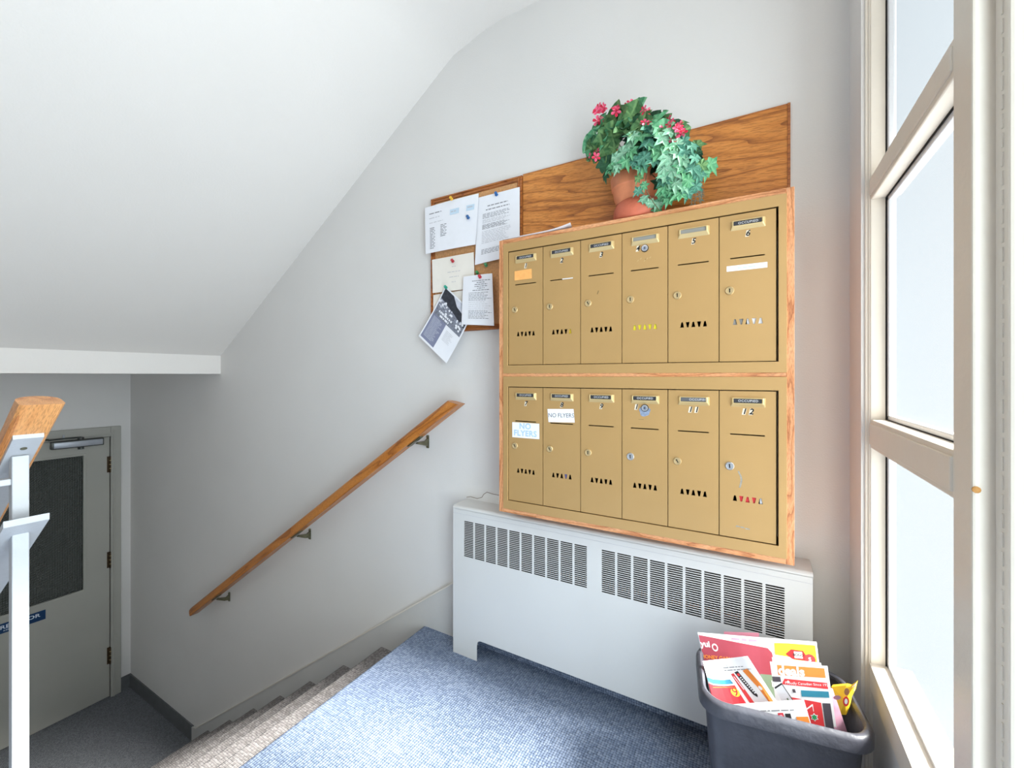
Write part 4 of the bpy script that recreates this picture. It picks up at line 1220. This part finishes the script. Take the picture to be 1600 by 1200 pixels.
# rounded lid
pr_ = [(YR, rzt - 0.013)]
for k in range(7):
    a_ = R(180 - 90 * k / 6)
    pr_.append((YR + 0.012 + 0.012 * math.cos(a_), rzt - 0.012 + 0.012 * math.sin(a_)))
pr_ += [(YW - 0.001, rzt + 0.002), (YW - 0.001, rzt - 0.004), (YR + 0.02, rzt - 0.013)]
rpart(MB().prism(pr_, -0.001, W + 0.001, M_rad, 'x').build('lid', None, 40))
mb = MB().box(0.0, W, YR - 0.0004, YR + 0.001, rzt - 0.0305, rzt - 0.0295, M_inkl)
rpart(mb.build('lid_seam'))
mb = MB().box(0.004, W - 0.004, YW - 0.02, YW - 0.016, 0.10, rzt - 0.02, M_radin)
mb.box(0.004, W - 0.004, YR + 0.012, YW - 0.02, gz0 - 0.08, gz0 - 0.078, M_gap)
rpart(mb.build('back_plate'))
mb = MB()
for k in range(110):
    x = 0.03 + k * (W - 0.06) / 109
    mb.box(x, x + 0.0008, YR + 0.018, YW - 0.026, gz0 - 0.05, gz0 + 0.055, M_radin)
mb.tube([(0.02, YR + 0.045, gz0 + 0.01), (W - 0.02, YR + 0.045, gz0 + 0.01)], 0.012, paint('copper_pipe', '#8a5f40', 0.4, 0.6), 12)
rpart(mb.build('heating_fins'))['kind'] = 'stuff'
# loose wire on the radiator top
mb = MB()
M_wire = paint('brown_wire', '#6b5340', 0.5)
zr_ = rzt + 0.004
pts = [at(px, py, y=yy) for px, py, yy in ((729, 777, 1.492), (735, 776, 1.488), (746, 779, 1.482), (753, 777, 1.48), (756, 772, 1.486), (761, 769, 1.49), (770, 772, 1.49), (781, 774, 1.49), (790, 776, 1.49))]
for p in pts: p.z = max(p.z, zr_)
mb.tube(pts, 0.0012, M_wire, 6)
tag(mb.build('wire', None, 60), 'thin brown wire lying on the radiator beside the mailbox case', 'wire')

# ------------------------------------------------------------------ handrails
def rail_mesh(mb, p0, p1, w_, h_, m, cut0=None, cut1=None, seg=8, flip=1):
    """arched-top rail from p0 to p1 (centre of the flat underside) in the xz plane; cut normals at the ends"""
    d = (p1 - p0).normalized()
    upv = Vector((-d.z, 0, d.x)) * (1 if d.x > 0 else -1)
    side = Vector((0, 1, 0))
    prof = [(-w_ / 2 + 0.004, 0), (w_ / 2 - 0.004, 0), (w_ / 2, 0.004), (w_ / 2, h_ * 0.55)]
    for k in range(1, seg):
        a_ = math.pi * k / seg
        prof.append((w_ / 2 * math.cos(a_), h_ * 0.55 + h_ * 0.45 * math.sin(a_)))
    prof += [(-w_ / 2, h_ * 0.55), (-w_ / 2, 0.004)]
    V = []
    for P_, cut in ((p0, cut0), (p1, cut1)):
        for a_, b2 in prof:
            q_ = P_ + side * a_ + upv * b2
            if cut is not None:
                t = (P_ - q_).dot(cut) / d.dot(cut)
                q_ = q_ + d * t
            V.append(q_)
    n = len(prof)
    F_ = [list(range(n))[::-1], list(range(n, 2 * n))] + [(i, (i + 1) % n, n + (i + 1) % n, n + i) for i in range(n)]
    mb.add(V, F_, m)
    return d, upv
# wall rail
yr_ = YW - 0.075
ta, tb = at(716, 629, y=yr_ - 0.025), at(297, 962, y=yr_ - 0.025)
hr = empty('wall_handrail', ((ta.x + tb.x) / 2, YW, tb.z))
tag(hr, 'sloping oak handrail bracketed to the back wall above the stairs', 'handrail')
mb = MB()
p1_, p0_ = Vector((ta.x, yr_, ta.z - 0.008)), Vector((tb.x, yr_, tb.z - 0.004))
d_, upv = rail_mesh(mb, p0_, p1_, 0.056, 0.050, M_rail, Vector((0.95, 0, 0.3)), Vector((math.sin(R(12)), 0, math.cos(R(12)))))
part(mb, 'rail', hr, 40)
for (px, py) in ((669, 690), (485, 834), (359, 932)):
    wp = at(px, py, y=YW)
    # underside of the rail above the arm
    ux = wp.x - 0.01
    uz = p0_.z + (ux - p0_.x) * d_.z / d_.x
    mb = MB()
    mb.box(wp.x - 0.007, wp.x + 0.007, YW - 0.005, YW, wp.z - 0.030, wp.z + 0.030, M_bronze, 0.002)
    for s_ in (-1, 1):
        mb.lathe([(0.0001, 0.010), (0.005, 0.009), (0.006, 0.004)], (wp.x, YW, wp.z + s_ * 0.023), M_bronze, 10, '-y')
    mb.prism([(YW - 0.003, wp.z - 0.020), (YW - 0.003, wp.z + 0.016), (YW - 0.022, wp.z + 0.006), (yr_ + 0.006, uz - 0.006), (yr_ - 0.006, uz - 0.012), (YW - 0.035, wp.z - 0.012)], wp.x - 0.005, wp.x + 0.005, M_bronze, 'x')
    a3, b3 = Vector((ux - 0.035, yr_, uz - 0.035 * d_.z / d_.x - 0.003)), Vector((ux + 0.035, yr_, uz + 0.035 * d_.z / d_.x - 0.003))
    mb.prism([(a3.x, a3.z - 0.003), (b3.x, b3.z - 0.003), (b3.x, b3.z + 0.003), (a3.x, a3.z + 0.003)], yr_ - 0.012, yr_ + 0.012, M_bronze)
    part(mb, 'bracket', hr, 40, 'bronze wall bracket')
# guard rail on the open side of the stairs
gx = -1.315; gy = 0.1925 * 1.315
gslope = RISE / RUN
gz = CAMZ - 0.160
gr = empty('stair_guard', (gx, gy, 0))
tag(gr, 'white steel stair guard with an oak cap rail at the left edge', 'railing')
mb = MB()
xe = at(66, 640, y=gy).x + 0.01
pe = Vector((xe, gy, gz + gslope * (xe - gx))); ps = Vector((gx - 1.95, gy, gz - gslope * 1.95))
d2_, up2 = rail_mesh(mb, ps, pe, 0.060, 0.044, M_cap, None, Vector((math.sin(R(14)), 0, math.cos(R(14)))))
part(mb, 'cap_rail', gr, 40, 'oak cap rail')
mb = MB()
xb1 = at(45, 690, y=gy).x
q0, q1 = Vector((gx - 1.93, gy, gz - gslope * 1.93)), Vector((xb1, gy, gz + gslope * (xb1 - gx)))
mb.prism([(q0.x, q0.z - 0.008), (q1.x, q1.z - 0.008), (q1.x, q1.z), (q0.x, q0.z)], gy - 0.021, gy + 0.021, M_guard)
pl = part(mb, 'flat_bar', gr)
n_ = Vector((d2_.z, 0, -d2_.x)) * (1 if -d2_.x < 0 else -1)
sc_ = Vector((gx + 0.028, gy, gz + gslope * 0.028)) + n_ * 0.0072
mbx = MB()
xa_ = d2_; ya_ = Vector((0, 1, 0))
ring = [sc_ + xa_ * 0.005 * math.cos(2 * math.pi * k / 12) + ya_ * 0.005 * math.sin(2 * math.pi * k / 12) for k in range(12)]
ring2 = [p + n_ * 0.0012 for p in ring]
mbx.add(ring + ring2, [list(range(12, 24))] + [(k, (k + 1) % 12, 12 + (k + 1) % 12, 12 + k) for k in range(12)], M_bronze)
part(mbx, 'screw', gr)
part(MB().box(gx - 0.012, gx + 0.012, gy - 0.012, gy + 0.012, 0.0, gz - 0.004, M_guard, 0.0015), 'post', gr)
part(MB().box(gx - 1.9 - 0.012, gx - 1.9 + 0.012, gy - 0.012, gy + 0.012, ZL, gz - gslope * 1.9 - 0.004, M_guard, 0.0015), 'post', gr)
zm = CAMZ - 0.325
xe2 = gx + 0.055
mb = MB().prism([(gx - 1.93, zm - gslope * 1.93 - 0.007), (xe2, zm + gslope * 0.055 - 0.007), (xe2, zm + gslope * 0.055 + 0.006), (gx - 1.93, zm - gslope * 1.93 + 0.006)], gy - 0.031, gy + 0.031, M_guard)
part(mb, 'middle_board', gr)
part(MB().box(gx - 0.012, gx + 0.010, gy - 0.75, gy - 0.012, CAMZ - 0.222, CAMZ - 0.209, M_guard, 0.002).box(gx - 0.012, gx + 0.010, gy - 0.75, gy - 0.726, 0, CAMZ - 0.222, M_guard), 'level_bar', gr)

# ------------------------------------------------------------------ waste bin with flyers
BW, BD, BH = 0.345, 0.234, 0.393
bc = Vector((0.045, 1.216, 0)); brot = R(9)
M_bin = paint('grey_bin_plastic', '#3f3f47', 0.42, 0, 18, 0.14, 0.15, 60)
bn = empty('waste_bin', bc)
bn.rotation_euler = (0, 0, brot)
tag(bn, 'dark grey plastic bin full of flyers in front of the radiator', 'bin')
def ring_(w_, d_, r_, z, n=6):
    return [Vector((x, y, z)) for x, y in rrect(-w_ / 2, -d_ / 2, w_ / 2, d_ / 2, r_, n)]
def loft(mb, rings, m, cap0=False, cap1=False):
    n = len(rings[0])
    V = [p for r_ in rings for p in r_]
    F_ = [(i * n + k, i * n + (k + 1) % n, (i + 1) * n + (k + 1) % n, (i + 1) * n + k) for i in range(len(rings) - 1) for k in range(n)]
    if cap0: F_.append(list(range(n))[::-1])
    if cap1: F_.append([(len(rings) - 1) * n + k for k in range(n)])
    mb.add(V, F_, m)
mb = MB()
loft(mb, [ring_(BW - 0.085, BD - 0.07, 0.04, 0.001), ring_(BW - 0.03, BD - 0.03, 0.045, BH - 0.030), ring_(BW - 0.028, BD - 0.028, 0.045, BH - 0.006), ring_(BW - 0.034, BD - 0.034, 0.043, BH - 0.006), ring_(BW - 0.09, BD - 0.075, 0.038, 0.006)], M_bin, True, True)
mb.build('body', bn, 40)
mb = MB()
loft(mb, [ring_(BW - 0.034, BD - 0.034, 0.043, BH - 0.012), ring_(BW - 0.030, BD - 0.030, 0.045, BH - 0.003), ring_(BW - 0.020, BD - 0.020, 0.048, BH), ring_(BW - 0.006, BD - 0.006, 0.052, BH - 0.003), ring_(BW, BD, 0.054, BH - 0.010), ring_(BW, BD, 0.054, BH - 0.034), ring_(BW - 0.006, BD - 0.006, 0.052, BH - 0.034), ring_(BW - 0.008, BD - 0.008, 0.050, BH - 0.012)], M_bin)
mb.build('rim', bn, 50)

GF = 'flyers stuffed in the waste bin'
C = lambda n, c: paint('print_' + n, c, 0.6, 0, 40, 0.04)
maroon, pink, yellow, red, orange, teal, green, dgrey, wht = C('maroon', '#a23f4e'), C('pink', '#e493a6'), C('yellow', '#f2d02e'), C('red', '#dc3a3e'), C('orange', '#e8893a'), C('teal', '#2f829c'), C('green', '#7c9077'), C('charcoal', '#4d4750'), C('white', '#f2f2f4')
crim, lem, blk, purp, leafg = C('crimson', '#c61f2a'), C('lemon', '#f6d93a'), C('black', '#2c2a2e'), C('purple', '#a5788a'), C('leaf_green', '#2f9a5c')
M_flyer = paint('flyer_paper', '#eeeef0', 0.6, 0, 30, 0.02)
sheet('flyer', 'pink flyer just showing at the back of the bin', 'flyer', Q([(1131, 987), (1186, 989), (1190, 1080), (1136, 1080)], [1.315, 1.315, 1.285, 1.285]), pink, (), group=GF)
sheet('flyer', 'maroon and yellow open flyer at the back of the bin', 'flyer', Q([(1090, 988), (1276, 1003), (1290, 1120), (1113, 1102)], [1.275, 1.300, 1.26, 1.235]), M_flyer,
      [(1, 'p', maroon, [(0.005, 0.035), (0.60, 0.14), (0.63, 0.20), (0.655, 0.98), (0.005, 0.98)]),
       (1, 'p', yellow, [(0.78, 0.05), (0.985, 0.05), (0.985, 0.60), (0.64, 0.60), (0.66, 0.06)]),
       (2, 'p', wht, [(0.635, 0.22), (0.80, 0.24), (0.80, 0.32), (0.64, 0.60)]),
       (3, 'p', crim, [(0.74, 0.20), (0.79, 0.13), (0.885, 0.14), (0.90, 0.19), (0.89, 0.27), (0.79, 0.26)]), (4, 'r', wht, (0.81, 0.155, 0.875, 0.245)),
       (3, 'p', red, [(0.93 + 0.045 * math.cos(a_), 0.25 + 0.075 * math.sin(a_)) for a_ in [j * math.pi / 6 for j in range(12)]]),
       (5, 't', blk, ('BOGO', 0.843, 0.20, 0.008, {'bold': 0.0002})),
       (3, 't', wht, ('$', 0.93, 0.25, 0.013, {})),
       (2, 'p', green, [(0.50, 0.50), (0.62, 0.50), (0.655, 0.90), (0.50, 0.90)]),
       (3, 't', wht, ('L', 0.60, 0.62, 0.02, {})),
       (2, 't', wht, ('yui', 0.05, 0.16, 0.020, {'bold': 0.0006})), (2, 'p', wht, [(0.135 + 0.028 * math.cos(a_), 0.195 + 0.055 * math.sin(a_)) for a_ in [j * math.pi / 6 for j in range(12)]]),
       (3, 'p', maroon, [(0.135 + 0.018 * math.cos(a_), 0.195 + 0.035 * math.sin(a_)) for a_ in [j * math.pi / 6 for j in range(12)]]),
       (3, 't', orange, ('HONEY GARLIC', 0.15, 0.34, 0.0118, {'bold': 0.0003})),
       (2, 'p', wht, [(0.02, 0.47), (0.10, 0.43), (0.22, 0.43), (0.36, 0.49), (0.36, 0.60), (0.02, 0.60)]),
       (3, 'r', maroon, (0.08, 0.44, 0.086, 0.6)), (3, 'r', maroon, (0.14, 0.43, 0.146, 0.6)), (3, 'r', maroon, (0.21, 0.43, 0.216, 0.6)), (3, 'r', maroon, (0.28, 0.46, 0.286, 0.6))]
      + lines(pink, 0.30, 0.58, 0.035, 0.07, 1, 0.03, 51, 2), n=8, bendfn=lambda u, v: 0.012 * math.sin(3.1 * u) * v, group=GF)
sheet('flyer', 'blank white flyer behind the orange deals flyer', 'flyer', Q([(1206, 1027), (1283, 1036), (1302, 1145), (1218, 1145)], [1.238, 1.242, 1.222, 1.218]), M_flyer, (), group=GF)
sheet('flyer', 'white and red flyer with an orange band reading deals', 'flyer', Q([(1203, 1034), (1293, 1041), (1309, 1150), (1220, 1150)], [1.215, 1.222, 1.200, 1.192]), M_flyer,
      [(1, 'r', orange, (0.12, 0.035, 0.94, 0.175)), (2, 't', wht, ('deals', 0.36, 0.112, 0.027, {'bold': 0.0010})),
       (1, 'p', red, [(0.22, 0.22), (0.955, 0.245), (0.955, 0.335), (0.16, 0.30)]), (2, 't', wht, ('Proudly Canadian Since 1922', 0.61, 0.278, 0.0078, {})),
       (2, 'p', wht, [(0.25, 0.26), (0.28, 0.24), (0.31, 0.265), (0.28, 0.285)]),
       (1, 'r', dgrey, (0.0, 0.20, 0.15, 0.27)), (1, 'r', teal, (0.48, 0.37, 0.955, 0.46)), (1, 'p', dgrey, [(0.33, 0.36), (0.38, 0.36), (0.39, 0.41), (0.34, 0.41)]),
       (1, 'p', red, [(0.26, 0.47), (0.80, 0.535), (0.80, 1.0), (0.26, 1.0)]), (1, 'r', dgrey, (0.82, 0.54, 0.955, 1.0)),
       (2, 'p', wht, [(0.50, 0.64), (0.64, 0.56), (0.655, 0.56), (0.655, 0.66), (0.645, 0.66), (0.64, 0.585), (0.52, 0.65)]),
       (2, 'p', wht, [(0.50, 0.90), (0.64, 0.96), (0.655, 0.96), (0.655, 0.86), (0.645, 0.86), (0.64, 0.935), (0.52, 0.89)]),
       (2, 'p', wht, [(0.65 + 0.075 * (1 if j % 2 else 0.6) * math.cos(j * math.pi / 6), 0.74 + 0.06 * (1 if j % 2 else 0.6) * math.sin(j * math.pi / 6)) for j in range(12)]),
       (3, 'p', leafg, [(0.65 + 0.055 * (1 if j % 2 else 0.6) * math.cos(j * math.pi / 6), 0.74 + 0.045 * (1 if j % 2 else 0.6) * math.sin(j * math.pi / 6)) for j in range(12)])], n=8, group=GF)
sheet('card', 'small pale card with a dark edge between the flyers', 'card', Q([(1210, 1074), (1221, 1067), (1246, 1104), (1232, 1116)], [1.187, 1.187, 1.170, 1.170]), blk,
      [(1, 'p', M_paper, [(0.0, 0.06), (0.94, 0.06), (0.94, 1.0), (0.0, 1.0)]), (2, 'p', green, [(0.55, 0.55), (0.7, 0.55), (0.7, 0.62), (0.6, 0.68)])], group=None)
pr2 = [(1, 'r', wht, (0, 0, 1, 0.05)),
       (1, 'p', teal, [(0.0, 0.44), (0.10, 0.51), (0.28, 0.54), (0.40, 0.53), (0.43, 0.64), (0.25, 0.655), (0.08, 0.63), (0.0, 0.56)]),
       (1, 'p', crim, [(0.0, 0.60), (0.08, 0.665), (0.25, 0.69), (0.44, 0.68), (0.52, 1.0), (0.0, 1.0)]),
       (2, 'p', orange, [(0.05, 0.715), (0.44, 0.725), (0.443, 0.735), (0.05, 0.728)]),
       (2, 'p', lem, [(0.40 + 0.072 * math.cos(a_), 0.85 + 0.11 * math.sin(a_)) for a_ in [j * math.pi / 7 for j in range(14)]]), (3, 't', crim, ('9', 0.40, 0.85, 0.026, {'bold': 0.0002})),
       (1, 'p', red, [(0.46, 0.40), (0.52, 0.38), (0.66, 1.0), (0.58, 1.0)]), (2, 'p', M_paper, [(0.485, 0.46), (0.50, 0.455), (0.575, 0.78), (0.56, 0.79)]),
       (1, 'p', blk, [(0.54, 0.36), (0.62, 0.33), (0.755, 0.90), (0.735, 0.96), (0.685, 0.90)]), (2, 'p', red, [(0.57, 0.40), (0.615, 0.385), (0.63, 0.45), (0.585, 0.46)]),
       (1, 'p', orange, [(0.72, 0.33), (0.84, 0.28), (0.93, 0.66), (0.96, 1.0), (0.90, 1.0), (0.83, 0.72)]),
       (2, 'p', wht, [(0.87 + 0.03 * math.cos(a_), 0.74 + 0.05 * math.sin(a_)) for a_ in [j * math.pi / 5 for j in range(10)]])]
pr2 += lines(M_ink, 0.05, 0.26, 0.31, 0.33, 1, 0.03, 61) + lines(M_ink, 0.36, 0.92, 0.29, 0.22, 2, 0.02, 62) + lines(M_inkl, 0.05, 0.55, 0.17, 0.2, 1, 0.015, 63)
for k in range(9):
    t = k / 8
    pr2.append((2, 'p', wht, [(0.598 + 0.112 * t, 0.49 + 0.36 * t), (0.628 + 0.112 * t, 0.475 + 0.36 * t), (0.634 + 0.112 * t, 0.50 + 0.36 * t), (0.605 + 0.112 * t, 0.515 + 0.36 * t)]))
VS = 0.80
def squeeze(p):
    if p[1] == 'p': return (p[0], 'p', p[2], [(u_, min(1.0, v_ * VS if v_ < 1 else 1.0)) for u_, v_ in p[3]])
    if p[1] == 'r': return (p[0], 'r', p[2], (p[3][0], p[3][1] * VS, p[3][2], p[3][3] * VS))
    return (p[0], 't', p[2], (p[3][0], p[3][1], p[3][2] * VS, p[3][3], p[3][4]))
pr2 = [squeeze(p) for p in pr2]
sheet('flyer', 'curled red and teal flyer at the front left of the bin', 'flyer', Q([(1098, 1033), (1168, 1025), (1224, 1112), (1118, 1106)], [1.195, 1.205, 1.165, 1.150]), M_flyer, pr2, n=10, bendfn=lambda u, v: -0.020 * math.sin(math.pi * min(1, u * 1.1)) * (1 - 0.4 * v), group=GF)
sheet('flyer', 'white folded sheet lowest at the front rim of the bin', 'flyer', Q([(1140, 1101), (1256, 1093), (1276, 1160), (1150, 1150)], [1.140, 1.160, 1.145, 1.132]), M_flyer,
      [(1, 'r', crim, (0.62, 0.30, 0.69, 0.45)), (1, 'r', blk, (0.71, 0.32, 0.78, 0.47)), (2, 'r', pink, (0.635, 0.34, 0.675, 0.40)), (1, 'r', orange, (0.84, 0.40, 0.99, 0.58))] + lines(M_ink, 0.40, 0.95, 0.22, 0.3, 1, 0.03, 71), group=GF)
sheet('flyer', 'dusty purple flyer edge at the right of the bin', 'flyer', Q([(1292, 1072), (1301, 1076), (1326, 1150), (1306, 1150)], [1.232, 1.236, 1.20, 1.196]), purp, (), group=GF)
# yellow wrapper with a pointed corner
wp_ = [(1299, 1073, 1.255), (1310, 1072, 1.250), (1322, 1071, 1.245), (1329, 1073, 1.243), (1338.5, 1066, 1.240), (1335, 1080, 1.238), (1329, 1092, 1.235), (1326, 1108, 1.232), (1322, 1117, 1.230), (1312, 1117, 1.232), (1307, 1105, 1.240), (1302, 1088, 1.248)]
V = [at(a_, b2, y=c_) for a_, b2, c_ in wp_]
cw = sum(V, Vector()) / len(V) + Vector((0, -0.012, 0))
n = len(V)
Vb = [p + Vector((0.004, 0.010, 0)) for p in V]
mb = MB()
mb.add(V + [cw], [(i, (i + 1) % n, n) for i in range(n)], C('wrapper_yellow', '#efc62c'))
mb.add(V + Vb, [(i, (i + 1) % n, n + (i + 1) % n, n + i) for i in range(n)] + [list(range(n, 2 * n))], C('wrapper_yellow', '#efc62c'))
wr = mb.build('wrapper')
tag(wr, 'crumpled yellow wrapper at the right end of the bin', 'wrapper')
mb = MB()
def blob(px, py, rx, ry, y_, m, k=10):
    mb.add([at(px + rx * math.cos(2 * math.pi * j / k), py + ry * math.sin(2 * math.pi * j / k), y=y_) for j in range(k)], [list(range(k))], m)
blob(1322, 1096, 5, 8, 1.2205, red); blob(1322, 1096, 2.6, 4.5, 1.2200, wht); blob(1308, 1090, 6, 3.5, 1.2230, purp); blob(1323, 1081, 4, 6, 1.2245, C('brown', '#9a6a4a'))
mb.add([at(1331, 1073.5, y=1.2385), at(1338.5, 1066, y=1.2385), at(1335, 1081, y=1.2365)], [(0, 1, 2)], wht)
mb.build('print', wr)['kind'] = 'stuff'
